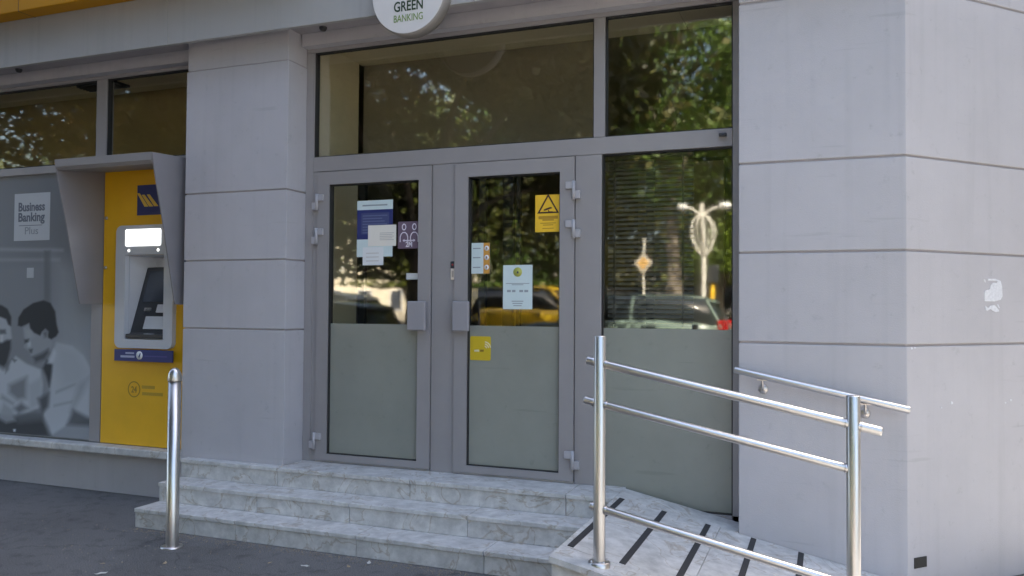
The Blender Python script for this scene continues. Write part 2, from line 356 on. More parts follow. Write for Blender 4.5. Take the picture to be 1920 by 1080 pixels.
# drain outlet at the foot of the corner
s0, z0 = .10, .19
cham_mb([[(s0-.05, z0-.03), (s0+.05, z0-.03), (s0+.05, z0+.03), (s0-.05, z0+.03)]], -.006).build('drain_outlet', GASK, pier)

# --- frames of the entrance bay
def fr(x0, x1, z0, z1, y0=-.03, y1=.05, name='frame_bar', m=FRAME, bev=.003): return MB().box(x0, x1, y0, y1, z0, z1, bev).build(name, m, bank)
fr(-3.884, -3.812, LAND, 3.67); fr(-.572, -.512, LAND-.12, 3.67)                 # jambs
fr(-3.884, -.512, 3.6725, 3.76)                                              # head
fr(-3.810, -.574, 2.715, 2.832, -.032)                                         # transom
fr(-1.511, -1.431, 2.834, 3.670)                                             # upper mullion
fr(-3.810, -3.762, LAND, 2.713, -.031)                                         # door jamb
fr(-2.752, -2.565, LAND, 2.713, -.031); fr(-1.639, -1.452, LAND, 2.713, -.031)      # mullions
fr(-1.450, -.574, .24, .31, -.031)                                               # sill of side window
fr(-3.760, -2.754, LAND+.001, LAND+.014, -.04, .05, 'threshold', STEELD); fr(-2.563, -1.641, LAND+.001, LAND+.014, -.04, .05, 'threshold', STEELD)
def pane(x0, x1, z0, z1, parent, m=GLASS, y=.012, name='glass_pane'): return B(x0, x1, y, y+.008, z0, z1).build(name, m, parent)
def window(x0, x1, z0, z1, frost=None):
    wnd = MB().ring((x0, x1, z0, z1), (x0+.006, x1-.006, z0+.006, z1-.006), -.018, .03).build('window', GASK, bank)
    pane(x0+.006, x1-.006, z0+.006, z1-.006, wnd)
    if frost: B(x0+.006, x1-.006, .0085, .0105, z0+.006, frost).build('frosted_film', FROST, wnd)
    return wnd
window(-3.810, -1.513, 2.834, 3.671); window(-1.429, -.574, 2.834, 3.671); window(-1.450, -.574, .312, 2.713, 1.512)
def door(x0, x1, hinge):
    z0, z1 = LAND+.016, 2.708; st = .104
    d = MB().ring((x0, x1, z0, z1), (x0+st, x1-st, .497, 2.606), -.048, .02).build('door', FRAME, bank)
    d.data.materials[0] = FRAME
    MB().ring((x0+st, x1-st, .497, 2.606), (x0+st+.007, x1-st-.007, .504, 2.599), -.034, .018).build('gasket', GASK, d)
    pane(x0+st+.007, x1-st-.007, .504, 2.599, d, y=-.006)
    B(x0+st+.007, x1-st-.007, -.0095, -.0075, .504, 1.515).build('frosted_film', FROST, d)
    # dark gap round the leaf
    MB().ring((x0-.005, x1+.005, z0-.004, z1+.005), (x0+.02, x1-.02, z0+.02, z1-.02), -.026, -.02).build('door_gap', GASK, d)
    # handle: a flat pull box standing off the stile
    if hinge == 'L': hx0, hx1 = -2.915, -2.765
    else: hx0, hx1 = -2.545, -2.415
    mb = MB().box(hx0, hx1, -.115, -.088, 1.475, 1.692, .008)
    mb.box((hx0+hx1)/2-.02, (hx0+hx1)/2+.02, -.088, -.048, 1.50, 1.53); mb.box((hx0+hx1)/2-.02, (hx0+hx1)/2+.02, -.088, -.048, 1.64, 1.67)
    mb.build('door_handle', mat('handle_paint', (.30, .29, .31), .35), d)
    for zc in (2.475, 2.205, .60):
        s = 1 if hinge == 'L' else -1; ex = x0 if hinge == 'L' else x1
        mb = MB().box(min(ex+s*.006, ex+s*.06), max(ex+s*.006, ex+s*.06), -.066, -.046, zc+.005, zc+.055, .004)
        mb.lathe([(0, 0), (.013, 0), (.013, .13), (0, .13)], (ex, -.06, zc-.07), 14)
        a, b = sorted((ex-s*.012, ex-s*.045)); mb.box(a, b, -.064, -.0315, zc-.065, zc-.008, .004)
        mb.build('hinge', mat('hinge_paint', (.40, .39, .41), .4), d)
    return d
door1 = door(-3.757, -2.757, 'L'); door2 = door(-2.560, -1.644, 'R')
door1['label'] = 'left glazed door with wall-side hinges'; door2['label'] = 'right glazed door with yellow signs'

# --- left bay: frames, transom panes, plinth
fr(-9.0, -4.882, 3.6725, 3.76); fr(-9.0, -4.882, 2.86, 2.93, -.032); fr(-6.132, -6.012, 2.932, 3.670); fr(-7.66, -7.56, 2.932, 3.670)
window(-7.558, -6.134, 2.934, 3.671); window(-6.010, -4.884, 2.934, 3.671); window(-9.0, -7.662, 2.934, 3.671)
B(-9.0, -4.882, -.02, .06, 0, .40).build('plinth_wall', WALL, bank)
MB().box(-9.0, -4.90, -.16, -.021, .36, .425, .01).build('plinth_ledge', MARB, bank)
B(-9.0, -6.03, .01, .06, .40, 2.86).build('panel_wall', mat('panel_grey', (.22, .23, .24), .5), bank)
fr(-6.155, -6.03, .43, 2.858, -.025, .009, 'frame_bar')
B(-6.0, -4.882, .30, .36, .40, 2.86).build('panel_wall', MATS['panel_grey'], bank)

# --- lintel, soffit and fascia
B(-9, -3.90+.012, -.12, -.035, 3.70, 3.80).build('lintel', WALL, bank); B(-3.87, -.515, -.12, -.035, 3.70, 3.80).build('lintel', WALL, bank)
B(-9, .40, -.40, .2, 3.802, 3.84).build('soffit', WALLD, bank)
xs = [-10.2, -7.6, -4.93, -2.25, .43]
for i in range(4):
    MB().box(xs[i]+.002, xs[i+1]-.002, -.44, -.40, 3.735, 4.62, .004).build('fascia_panel', FASC, bank)
B(-10.2, .43, -.398, .1, 4.50, 4.62).build('fascia_back', WALLD, bank)
for x in (-3.62, -6.9):
    MB().lathe([(0, -.03), (.02, -.028), (.03, -.01), (.03, 0)], (x, -.2, 3.80), 12).build('soffit_lamp', DFRAME, bank)
# upper storey and rear (gives the bank its mass and its shadow)
UP_ = WALL
e = chp(1.9)
MB().prism([(-24, -.1), (cx-.1, -.1), (e[0], e[1]+.2), (e[0], 9), (-24, 9)], 'z', 4.63, 15.2).build('upper_wall', WALL, bank)
for k in range(18):
    x = -21+(k % 6)*3.6; dz = 3.3*(k//6)
    u = MB().ring((x, x+1.6, 5.3+dz, 7.3+dz), (x+.07, x+1.53, 5.37+dz, 7.23+dz), -.14, -.101).build('window', FRAME, bank)
    B(x+.07, x+1.53, -.125, -.115, 5.37+dz, 7.23+dz).build('glass_pane', GLASS, u)
MB().prism([(-24.2, -.4), (cx+.05, -.4), (e[0]+.3, e[1]), (e[0]+.3, 9.2), (-24.2, 9.2)], 'z', 15.21, 15.5).build('roof_cornice', WALL, bank)
B(-9.0, -.53, 8.8, 9, 0, 4.62).build('rear_wall', WALL, bank)
B(-24, -9.02, -.05, 9, 0, 4.62).build('side_wall', WALL, bank)

# unseen block added across the side street to dim the chamfered face
nb = thing('shade_block', 'unseen sandy block added across the side street to shade the chamfered corner', 'building', (15, 6, 0))
B(10, 22, -3.5, 26, 0, 14).build('wall', mat('shade_block_plaster', (.36, .32, .26), .85, var=.06), nb); MB().box(9.7, 22.3, -3.8, 26.3, 14.001, 14.4, .03).build('roof', WALLD, nb)
for k in range(12):
    y_ = -1.5+(k % 4)*6.5; z_ = 4.2+3.2*(k//4)
    u = MB().box(9.95, 9.999, y_, y_+1.4, z_, z_+1.6).build('window', FRAME, nb); B(9.93, 9.949, y_+.06, y_+1.34, z_+.06, z_+1.54).build('pane', SCREEN, u)
# --- inside
struct(B(-9, -.515, .06, 6.5, .33, LAND-.002).build('floor', mat('floor_tile', (.38, .34, .28), .4)))
struct(B(-9, -.515, 6.5, 6.6, LAND, 3.84).build('wall_back', DBROWN))
struct(B(-9, -.515, .70, 6.5, 3.845, 3.9).build('ceiling', DBROWN))
struct(B(-3.875, -1.0, .06, .80, 3.80, 3.842).build('ceiling_vestibule', BEIGE))
struct(B(-.99, -.515, .06, .80, 3.80, 3.842).build('ceiling_side', BEIGE))
struct(B(-8.9, -4.0, .06, .80, 3.80, 3.842).build('ceiling_left_bay', BEIGE))
struct(B(-3.995, -3.885, .31, .71, LAND, 3.798).build('wall_vestibule', BEIGE))
struct(B(-3.883, -3.862, .056, .71, LAND, 3.798).build('wall_lining', BEIGE))
struct(B(-4.9, -4.0, .88, .92, LAND, 3.84).build('wall_left', DBROWN))
struct(B(-1.9, -1.0, 3.2, 3.3, LAND, 3.2).build('wall_inner', BEIGE))
struct(B(-3.86, -1.70, .79, .81, 2.80, 3.798).build('wall_bulkhead', mat('bulkhead_brown', (.29, .255, .19), .8, var=.10, vscale=.8)))
struct(B(-8.9, -4.905, .9, .93, LAND, 3.84).build('wall_left_bay', mat('ochre_wall', (.48, .38, .18), .8, var=.12, vscale=1.2)))
vest = thing('inner_partition', 'dark framed inner glass partition behind the entrance doors', 'partition', (-2.3, .75, LAND))
for x0, x1 in ((-3.86, -3.80), (-2.705, -2.645), (-2.487, -2.40), (-2.37, -2.34), (-1.30, -1.24)):
    B(x0, x1, .73, .78, LAND, 2.80).build('post', DFRAME, vest)
B(-3.80, -1.30, .735, .775, 2.72, 2.80).build('rail', DFRAME, vest);
B(-3.80, -2.705, .75, .756, LAND, 2.72).build('glass_pane', GLASSB, vest); B(-2.34, -1.30, .75, .756, LAND, 2.72).build('glass_pane', GLASSB, vest)
vent = thing('ceiling_vent', 'dark rectangular ceiling vent seen through the transom window above the cash machine', 'vent', (-6.6, .45, 3.80))
MB().ring((-6.86, -6.36, 0, 1), (-6.84, -6.38, .1, .9), 0, 0.001)
B(-6.86, -6.36, .38, .56, 3.775, 3.799).build('vent_frame', DFRAME, vent)
for k in range(4): B(-6.84, -6.38, .405+k*.036, .415+k*.036, 3.762, 3.774).build('slat', DFRAME, vent)
blind = thing('venetian_blind', 'dark horizontal slat blind behind the side window of the entrance', 'blind', (-1.15, .15, 1.50))
B(-1.449, -.85, .13, .18, 2.70, 2.74).build('headrail', DFRAME, blind)
SLAT = mat('blind_slat', (.12, .12, .115), .5)
base_slat = MB().add([(-.30, -.013, -.011), (.30, -.013, -.011), (.30, 0, .002), (-.30, 0, .002), (.30, .013, .011), (-.30, .013, .011)], [(0, 1, 2, 3), (3, 2, 4, 5)])
s0 = None
for k in range(36):
    z = 1.53+k*.0325
    if s0 is None:
        s0 = base_slat.build('slat', SLAT); s0.parent = blind; o = s0
    else:
        o = s0.copy(); sc.collection.objects.link(o)
    o.location = (-.0, .005, z-1.50)
for x in (-1.40, -.92): B(x-.006, x+.006, .128, .132, 1.52, 2.70).build('ladder_tape', DFRAME, blind)
MB().box(-1.449, -.85, .14, .17, 1.500, 1.516, .003).build('bottom_rail', DFRAME, blind)

# ================================================================== STEPS, RAMP, RAILS
steps = thing('entrance_steps', 'white marble entrance steps below the glass doors', 'steps', (-3.1, -.45, 0))
XR = -1.28
for lvl, (y0, y1, z0, z1) in enumerate(((-.82, -.02, 0, .143), (-.59, -.02, .1435, .287), (-.36, .055, .2875, LAND))):
    cuts = [[-4.80, -3.882, -2.9, -1.985, XR], [-4.80, -3.882, -3.1, -2.2, XR], [-4.80, -3.882, -2.75, -1.6, XR]][lvl]
    for a, b in zip(cuts[:-1], cuts[1:]):
        if a < -3.95:      # slabs running past the pillar stop at its face
            a2 = a
            MB().box(a2+.002, b-.002, y0+.012, PY-.003, z0, z1-.03, .003).build('riser_slab', MARB, steps)
            MB().box(a2+.002, b-.002, y0, PY-.003, z1-.0295, z1, .004).build('tread_slab', MARB, steps)
        else:
            MB().box(a+.002, b-.002, y0+.012, y1, z0, z1-.03, .003).build('riser_slab', MARB, steps)
            MB().box(a+.002, b-.002, y0, y1, z1-.0295, z1, .004).build('tread_slab', MARB, steps)
SL = .206
def rz(x): return LAND-SL*(x-XR)
XE = XR+LAND/SL
ramp = thing('access_ramp', 'white marble wheelchair ramp with black grip strips sloping down beside the steps', 'ramp', (-.2, -.95, 0))
MB().prism([(XR+.004, 0), (XE-.03, 0), (XE-.03, .004), (XR+.004, LAND-.034)], 'y', -1.62, -.275).build('ramp_base', MARB, ramp)
cuts = [XR, -.62, .12, XE]
for (ya, yb) in ((-1.66, -1.46), (-1.457, -.86), (-.857, -.277)):
    for a, b in zip(cuts[:-1], cuts[1:]):
        a1 = a+.0015; b1 = b-.0015
        MB().prism([(a1, rz(a1)-.03), (b1, rz(b1)-.03), (b1, rz(b1)), (a1, rz(a1))], 'y', ya, yb).build('ramp_slab', MARB, ramp)
B(XR+.003, -.515, -.272, -.045, .05, .22).build('ramp_base', MARB, ramp)
MB().prism([(XR+.0015, .301), (-.514, rz(-.514)-.035), (-.514, rz(-.514)), (XR+.0015, rz(XR))], 'y', -.2755, -.034).build('ramp_slab', MARB, ramp)
for k in range(7):
    x = -1.235+k*.272
    MB().prism([(x-.016, rz(x-.016)+.0005), (x+.016, rz(x+.016)+.0005), (x+.016, rz(x+.016)+.004), (x-.016, rz(x-.016)+.004)], 'y', -1.44, -.30).build('grip_strip', BLACKR, ramp)
YF = -1.55
rail = thing('ramp_railing', 'stainless steel railing with two posts and three sloping rails along the ramp', 'railing', (-.5, YF, rz(-.5)))
def rl(x, z0): return (x, YF, z0-.2057*(x+1.111))
for nm, zl, xa, xb in (('handrail', 1.388, -1.118, .222), ('mid_rail', 1.188, -1.130, .100), ('bottom_rail', .672, -1.10, .100)):
    p0, p1 = rl(xa, zl), rl(xb, zl); d = (Vector(p1)-Vector(p0)).normalized()
    rr = .0212 if nm == 'handrail' else .0195
    MB().tube([Vector(p0)-d*.003, p0, Vector(p0)+d*.002, Vector(p1)-d*.002, p1, Vector(p1)+d*.003], [rr*.8, rr*.96, rr, rr, rr*.96, rr*.8], 20).build(nm, STEEL, rail)
for x, zt in ((-1.053, 1.511), (.108, 1.267)):
    zb = rz(x)
    po = MB().lathe([(.0295, zb+.001), (.0295, zt-.003), (.0275, zt), (.020, zt+.001), (.0, zt+.001)], (x, YF, 0), 28).build('post', STEEL, rail)
    MB().lathe([(.055, zb-.02), (.055, zb+.012), (.048, zb+.018), (.030, zb+.019)], (x, YF, 0), 24).build('base_flange', STEELD, po)
for x, zt in ((-1.053, 1.511), (.108, 1.267)):
    for k in range(4):
        t_ = R(45+90*k); MB().lathe([(0, .010), (.006, .009), (.007, 0)], (x+.044*math.cos(t_), YF+.044*math.sin(t_), rz(x)+.016), 8).build('bolt', STEELD, rail)
    for zl in (1.388, 1.188, .672):
        z_ = zl-.2057*(x+1.111)
        for sg in (-1, 1):
            if x > 0 and sg > 0 and zl < 1.3: continue
            d_ = Vector((1, 0, -.2057)).normalized(); c_ = Vector((x, YF, z_))+d_*sg*.030; MB().tube([c_, c_+d_*sg*.006], .0235, 18).build('weld_collar', STEELD, rail)
wr = thing('wall_handrail', 'stainless steel handrail fixed to the corner pier above the ramp', 'handrail', (-.05, -.35, 1.0))
a, b = Vector((-.527, -.35, 1.279)), Vector((.436, -.35, 1.082)); d = (b-a).normalized()
MB().tube([a-d*.003, a, a+d*.002, b-d*.002, b, b+d*.003], [.017, .0205, .0212, .0212, .0205, .017], 20).build('handrail_tube', STEEL, wr)
for x in (-.365, .205):
    z = 1.279-.2046*(x+.527)
    br = MB().tube([(x, -.35, z-.018), (x, -.35, z-.05), (x, -.343, z-.07), (x, -.325, z-.083), (x, -.29, z-.085), (x, -.2715, z-.085)], .0075, 10).build('bracket', STEELD, wr)
    MB().box(x-.03, x+.03, -.362, -.338, z-.028, z-.02).build('saddle_plate', STEELD, br)
    MB().lathe([(0, -.012), (.026, -.011), (.030, -.004), (.030, 0)], (x, -.271, z-.085), 18, 'y').build('wall_rosette', STEELD, br)
bol = thing('steel_bollard', 'round stainless steel bollard with domed top in front of the cash machine', 'bollard', (-4.173, -1.095, 0))
bz = 1.13
MB().lathe([(.042, 0), (.042, bz), (.0, bz)], (-4.173, -1.095, 0), 28).build('bollard_tube', STEEL, bol)
MB().lathe([(.046, 0), (.047, .02), (.042, .05), (.030, .075), (.014, .088), (0, .09)], (-4.173, -1.095, bz+.001), 28).build('dome_cap', STEEL, bol)
MB().lathe([(.075, 0), (.075, .008), (.045, .012)], (-4.173, -1.095, .0005), 24).build('base_flange', STEELD, bol)

# ================================================================== CASH MACHINE
atm = thing('cash_machine', 'yellow bank cash machine with white housing set in the wall beside the pillar', 'cash machine', (-5.5, -.05, .43))
AX0, AX1 = -6.012, -4.90
IR = (-5.712, -5.278, 1.352, 2.085)
MB().ring((AX0, AX1, .43, 2.855), IR, -.03, .02).build('surround_panel', YEL, atm)
def rounded(x0, x1, z0, z1, r, n=6):
    pts = []
    for (ax, az, t0) in ((x1-r, z0+r, -90), (x1-r, z1-r, 0), (x0+r, z1-r, 90), (x0+r, z0+r, 180)):
        for k in range(n+1):
            t = R(t0+90*k/n); pts.append((ax+r*math.cos(t), az+r*math.sin(t)))
    return pts
def ring_poly(outer, inner, y0, y1, yin=None):
    n = len(outer); v = []
    for (pl, y) in ((outer, y0), (inner, y0), (outer, y1), (inner, y1)): v += [(p[0], y, p[1]) for p in pl]
    f = []
    for k in range(n):
        j = (k+1) % n
        f += [(k, j, n+j, n+k), (2*n+k, 3*n+k, 3*n+j, 2*n+j), (k, 2*n+k, 2*n+j, j), (n+k, n+j, 3*n+j, 3*n+k)]
    return MB().add(v, f)
hous = ring_poly(rounded(-5.822, -5.178, 1.275, 2.342, .06), rounded(IR[0], IR[1], IR[2], IR[3], .012), -.075, -.031).build('housing', LGREY, atm)
# recess lining
mb = MB(); x0, x1, z0, z1 = IR
mb.box(x0+.002, x0+.008, -.033, .27, z0+.002, z1-.002); mb.box(x1-.008, x1-.002, -.033, .27, z0+.002, z1-.002); mb.box(x0+.0085, x1-.0085, -.033, .27, z1-.008, z1-.002); mb.box(x0+.0085, x1-.0085, -.033, .27, z0+.002, z0+.008); mb.box(x0+.002, x1-.002, .2705, .28, z0+.002, z1-.002)
mb.build('recess', LGREY, atm)
MB().prism(rounded(-5.712, -5.315, 2.160, 2.306, .015), 'y', -.079, -.0755).build('lit_sign', LITE, atm)
for x, z in ((-5.672, 2.122), (-5.345, 2.122)):
    MB().lathe([(0, -.006), (.010, -.004), (.012, 0)], (x, -.0755, z), 12, 'y').build('indicator_light', LED, atm)
MB().lathe([(0, -.008), (.014, -.006), (.016, 0)], (-5.36, .10, 2.0765), 12).build('recess_lamp', mat('recess_led', (1, .98, .94), .4, emit=14), atm)
# console wedge: profile in (y, z)
con = MB().prism([(.268, 1.361), (-.030, 1.361), (-.030, 1.40), (-.018, 1.41), (.165, 1.985), (.268, 1.995)], 'x', -5.698, -5.292).build('console', DARK, atm)
def tilt(yz): return yz
def slab(x0, x1, t0, t1, o0, o1):      # plate lying on the tilted console face, t along the slope 0..1
    p0 = Vector((0, -.018, 1.41)); p1 = Vector((0, .165, 1.985)); dd = p1-p0; nn = Vector((0, -dd.z, dd.y)).normalized(); v = []
    for t, o in ((t0, o0), (t1, o0), (t1, o1), (t0, o1)):
        q = p0+dd*t+nn*o; v.append((q.y, q.z))
    return MB().prism(v, 'x', x0, x1)
slab(-5.65, -5.335, .46, .94, .001, .006).build('screen', SCREEN, atm)
slab(-5.60, -5.53, .32, .37, .001, .010).build('card_slot', STEELD, atm)
slab(-5.46, -5.34, .30, .42, .001, .012).build('receipt_slot', LGREY, atm)
slab(-5.56, -5.33, .05, .24, .001, .010).build('cash_tray', LGREY, atm)
MB().box(-5.703, -5.285, -.070, -.032, 1.362, 1.398, .006).build('keypad_shelf', DARK, atm)
for i in range(4):
    for j in range(3): MB().box(-5.50+j*.032, -5.476+j*.032, -.066+i*.0085, -.060+i*.0085, 1.3985, 1.402).build('key', LGREY, atm)
# blue band and writing
MB().box(-5.802, -5.152, -.092, -.080, 1.163, 1.2635, .003).build('blue_band', BLUE, atm)
B(-5.70, -5.20, -.080, -.031, 1.18, 1.25).build('band_bracket', DARK, atm)
MB().lathe([(0, -.0945), (.036, -.0945), (.036, -.0925)], (-5.515, 0, 1.2165), 20, 'y').build('round_logo', WHITE, atm)
MB().prism([(-5.525, 1.20), (-5.512, 1.198), (-5.498, 1.232), (-5.508, 1.236)], 'y', -.0955, -.0947).build('logo_mark', BLUE, atm)
MB().box(-5.672, -5.575, -.0930, -.0922, 1.226, 1.240).box(-5.728, -5.57, -.0930, -.0922, 1.194, 1.212).build('band_lettering', mat('band_ink', (.42, .44, .58), .6), atm)
MB().box(-5.46, -5.21, -.0930, -.0922, 1.206, 1.216).build('band_lettering', mat('band_ink_dim', (.09, .09, .25), .6), atm)
# logo plate with three slanting bars
lp = B(-5.628, -5.365, -.036, -.0305, 2.432, 2.695).build('logo_plate', BLUE, atm)
GOLD = mat('gold_print', (.75, .50, .08), .5)
for k, (xa, xb, zb_) in enumerate(((-5.628, -5.60, 2.505), (-5.577, -5.545, 2.505), (-5.52, -5.488, 2.505))):
    h = .105 if k else .12
    MB().prism([(xa+.085, zb_), (xb+.10, zb_), (xb, zb_+h), (xa, zb_+h)], 'y', -.0375, -.0362).build('logo_bar', GOLD, lp)
OINK = mat('ochre_ink', (.33, .20, .02), .6)
ringm = ring_poly([(-5.632+.070*math.cos(t*math.pi/16), .915+.070*math.sin(t*math.pi/16)) for t in range(32)], [(-5.632+.061*math.cos(t*math.pi/16), .915+.061*math.sin(t*math.pi/16)) for t in range(32)], -.0315, -.0302)
ringm.build('hours_mark', OINK, atm)
text_mb('24', -5.632, -.0308, .888, .075, .062, .002, align='CENTER').build('hours_mark', OINK, atm)
MB().box(-5.545, -5.40, -.0315, -.0304, .925, .952).box(-5.54, -5.31, -.0315, -.0304, .868, .895).build('faint_lettering', mat('faint_ochre', (.46, .28, .02), .6), atm)
# hood: two side visors tapering down and a top plate
prof = [(-.026, 1.655), (-.262, 1.655), (-.333, 1.975), (-.409, 2.335), (-.470, 2.58), (-.520, 2.80), (-.530, 2.86), (-.026, 2.86)]
for x in (-6.02, -4.972):
    mb = MB().prism(prof, 'x', x-.012, x); mb.build('side_visor', VISOR, atm)
MB().prism([(-.026, 2.83), (-.50, 2.775), (-.528, 2.80), (-.531, 2.862), (-.026, 2.885)], 'x', -6.019, -4.985).build('top_hood', mat('hood_grey', (.26, .25, .25), .55), atm)
for z in (2.42, 1.98): MB().lathe([(0, -.012), (.014, -.01), (.016, 0)], (-5.985, -.031, z), 10, 'y').build('bolt', STEELD, atm)

# ================================================================== POSTER
pos = thing('bank_poster', 'large grey photo poster of two men in pale shirts looking down', 'poster', (-7.3, -.01, .43))
PM = print_material('poster_print')
def zz_(pts): return [(a/3.857, 540+b/3.857) for a, b in pts]
def poster(X, Zg):
    q = np.stack([X, np.full_like(X, -.012), Zg], 1)-EYE; wd = q@FW; U = 960+F_PX*(q@RX)/wd; V = 540-F_PX*(q@UP)/wd
    c = .17+.05*np.clip((V-330)/400, 0, 1)+.018*np.sin(U*.021+V*.006)
    def paint(poly, val, blur=2.0, a=1.0):
        nonlocal c
        k = polymask(U, V, poly, blur)*a; c = c*(1-k)+val*k
    paint([(-400, 458), (118, 466), (118, 472), (-400, 466)], .27, 3, .7); paint([(-400, 484), (112, 484), (112, 490), (-400, 492)], .26, 3, .7)
    paint([(-400, 500), (82, 495), (82, 700), (-400, 700)], .21, 12, .8)
    paint([(82, 470), (94, 470), (94, 640), (82, 640)], .10, 3, .8)
    paint([(96, 480), (150, 500), (172, 700), (172, 800), (100, 800)], .27, 22, .7)
    # left man
    paint(zz_([(-150, 620), (-40, 560), (20, 600), (110, 495), (190, 550), (290, 590), (305, 700), (290, 860), (210, 900), (110, 940), (-150, 900)]), .36, 3)
    paint(zz_([(-80, 200), (0, 190), (45, 230), (72, 280), (82, 380), (60, 460), (20, 520), (-80, 520)]), .31, 2.5)
    paint(zz_([(-100, 150), (-40, 115), (10, 125), (50, 150), (78, 210), (76, 275), (55, 265), (40, 225), (0, 210), (-100, 230)]), .045, 2)
    paint(zz_([(-60, 400), (10, 395), (45, 375), (78, 375), (74, 440), (45, 545), (25, 570), (-60, 540)]), .05, 3)
    paint(zz_([(-10, 300), (35, 300), (40, 330), (-10, 335)]), .07, 2.5, .8); paint(zz_([(0, 345), (18, 340), (14, 385), (0, 385)]), .42, 2.5, .8)
    paint(zz_([(30, 560), (70, 520), (60, 590), (35, 620)]), .12, 2.5, .7); paint(zz_([(80, 510), (120, 520), (100, 540)]), .10, 2, .8)
    paint(zz_([(60, 700), (190, 640), (185, 800), (120, 810), (60, 760)]), .14, 6, .75); paint(zz_([(95, 870), (150, 830), (200, 870), (130, 910)]), .10, 5, .8)
    paint(zz_([(200, 700), (300, 640), (300, 840), (210, 880)]), .27, 5, .6); paint(zz_([(10, 770), (100, 830), (90, 850), (0, 800)]), .16, 4, .6)
    # right man
    paint(zz_([(345, 545), (375, 470), (405, 395), (520, 420), (600, 490), (655, 590), (662, 940), (480, 990), (375, 1060), (320, 1010), (302, 920), (350, 830), (372, 600)]), .34, 3)
    paint(zz_([(405, 400), (560, 450), (640, 600), (600, 700), (440, 720), (400, 560)]), .29, 14, .7)
    paint(zz_([(165, 285), (176, 385), (168, 430), (212, 462), (226, 515), (250, 542), (292, 528), (330, 505), (352, 470), (378, 400), (368, 362), (340, 350), (300, 315), (210, 255)]), .255, 2.2)
    paint(zz_([(175, 300), (215, 300), (240, 350), (205, 372), (178, 350)]), .30, 5, .6); paint(zz_([(196, 395), (215, 392), (216, 420), (200, 425)]), .42, 3, .8)
    paint(zz_([(172, 375), (205, 368), (200, 392), (174, 400)]), .05, 2.2, .9); paint(zz_([(205, 445), (232, 440), (226, 470), (214, 466)]), .06, 2, .8)
    paint(zz_([(230, 500), (300, 470), (345, 440), (352, 470), (322, 515), (252, 542)]), .06, 4, .85)
    paint(zz_([(124, 272), (128, 215), (165, 155), (235, 108), (310, 88), (362, 108), (396, 170), (406, 262), (420, 320), (402, 350), (366, 372), (344, 360), (340, 312), (322, 296), (302, 316), (286, 345), (242, 324), (214, 292), (206, 254), (150, 280)]), .035, 1.8)
    paint(zz_([(302, 318), (325, 296), (345, 316), (338, 358), (312, 366)]), .20, 2.2); paint(zz_([(312, 328), (330, 320), (328, 352)]), .08, 2, .8)
    paint(zz_([(304, 580), (335, 520), (378, 545), (366, 640), (352, 715), (330, 640)]), .05, 3)
    paint(zz_([(338, 545), (385, 440), (402, 470), (380, 550)]), .38, 3, .9)
    paint(zz_([(270, 800), (350, 760), (345, 860), (300, 910)]), .07, 5, .85)
    paint(zz_([(400, 745), (540, 690), (535, 705), (400, 765)]), .20, 3, .6); paint(zz_([(385, 845), (520, 815), (515, 830), (385, 860)]), .20, 3, .6)
    paint(zz_([(560, 700), (640, 640), (600, 760), (520, 890), (500, 900)]), .22, 6, .6); paint(zz_([(525, 880), (660, 950), (662, 1000), (480, 990)]), .08, 5, .85)
    # hands and dark table
    paint(zz_([(-200, 910), (90, 930), (200, 920), (300, 925), (340, 1010), (360, 1080), (-200, 1080)]), .055, 6)
    paint(zz_([(20, 830), (90, 880), (110, 960), (40, 975), (-20, 940)]), .26, 4, .9); paint(zz_([(100, 930), (250, 890), (300, 905), (300, 960), (130, 975)]), .12, 6, .8)
    paint(zz_([(92, 1022), (108, 1022), (106, 1040), (94, 1038)]), .5, 1.5)
    g = .004*np.sin(U*3.1)*np.sin(V*2.7)
    c = np.clip(np.where(c > .2, (.2*1.2+(c-.2)*1.7), c*1.2)+g, .01, 1)
    return np.stack([c*.93, c*.99, c*1.06], 1)
print_grid('poster_print', -8.3, -6.158, .44, 2.86, -.006, 210, 330, poster, PM, pos)
B(-8.3, -6.158, -.0055, .008, .435, 2.862).build('backing_board', MATS['panel_grey'], pos)
p0 = ony(24, 452, -.01); p1 = ony(94, 360, -.01)
lb = B(p0[0]+.01, p1[0], -.0075, -.0065, p0[2], p1[2]).build('title_block', mat('pale_print', (.46, .49, .52), .6), pos)
TI = mat('slate_ink', (.12, .135, .17), .6)
xl = p0[0]+.065; wdt = p1[0]-p0[0]-.13; H_ = p1[2]-p0[2]
text_mb('Business', xl, -.0082, p1[2]-.165, .115, wdt, .0035).build('title_lettering', TI, lb)
text_mb('Banking', xl, -.0082, p1[2]-.262, .115, wdt, .0035).build('title_lettering', TI, lb)
B(xl+.01, xl+wdt-.03, -.0082, -.0077, p1[2]-.305, p1[2]-.299).build('title_rule', TI, lb)
text_mb('Plus', xl+.09, -.0082, p1[2]-.385, .10, .17).build('title_lettering', mat('slate_ink_pale', (.23, .25, .28), .6), lb)
q = ony(50, 521, -.01); q2 = ony(63, 502, -.01)
tag(B(q[0], q2[0], -.0095, -.0065, q[2], q2[2]).build('small_sticker', mat('pale_sticker', (.45, .47, .49), .6), base=(q[0], -.01, q[2])), 'small pale square sticker stuck on the grey poster', 'sticker')

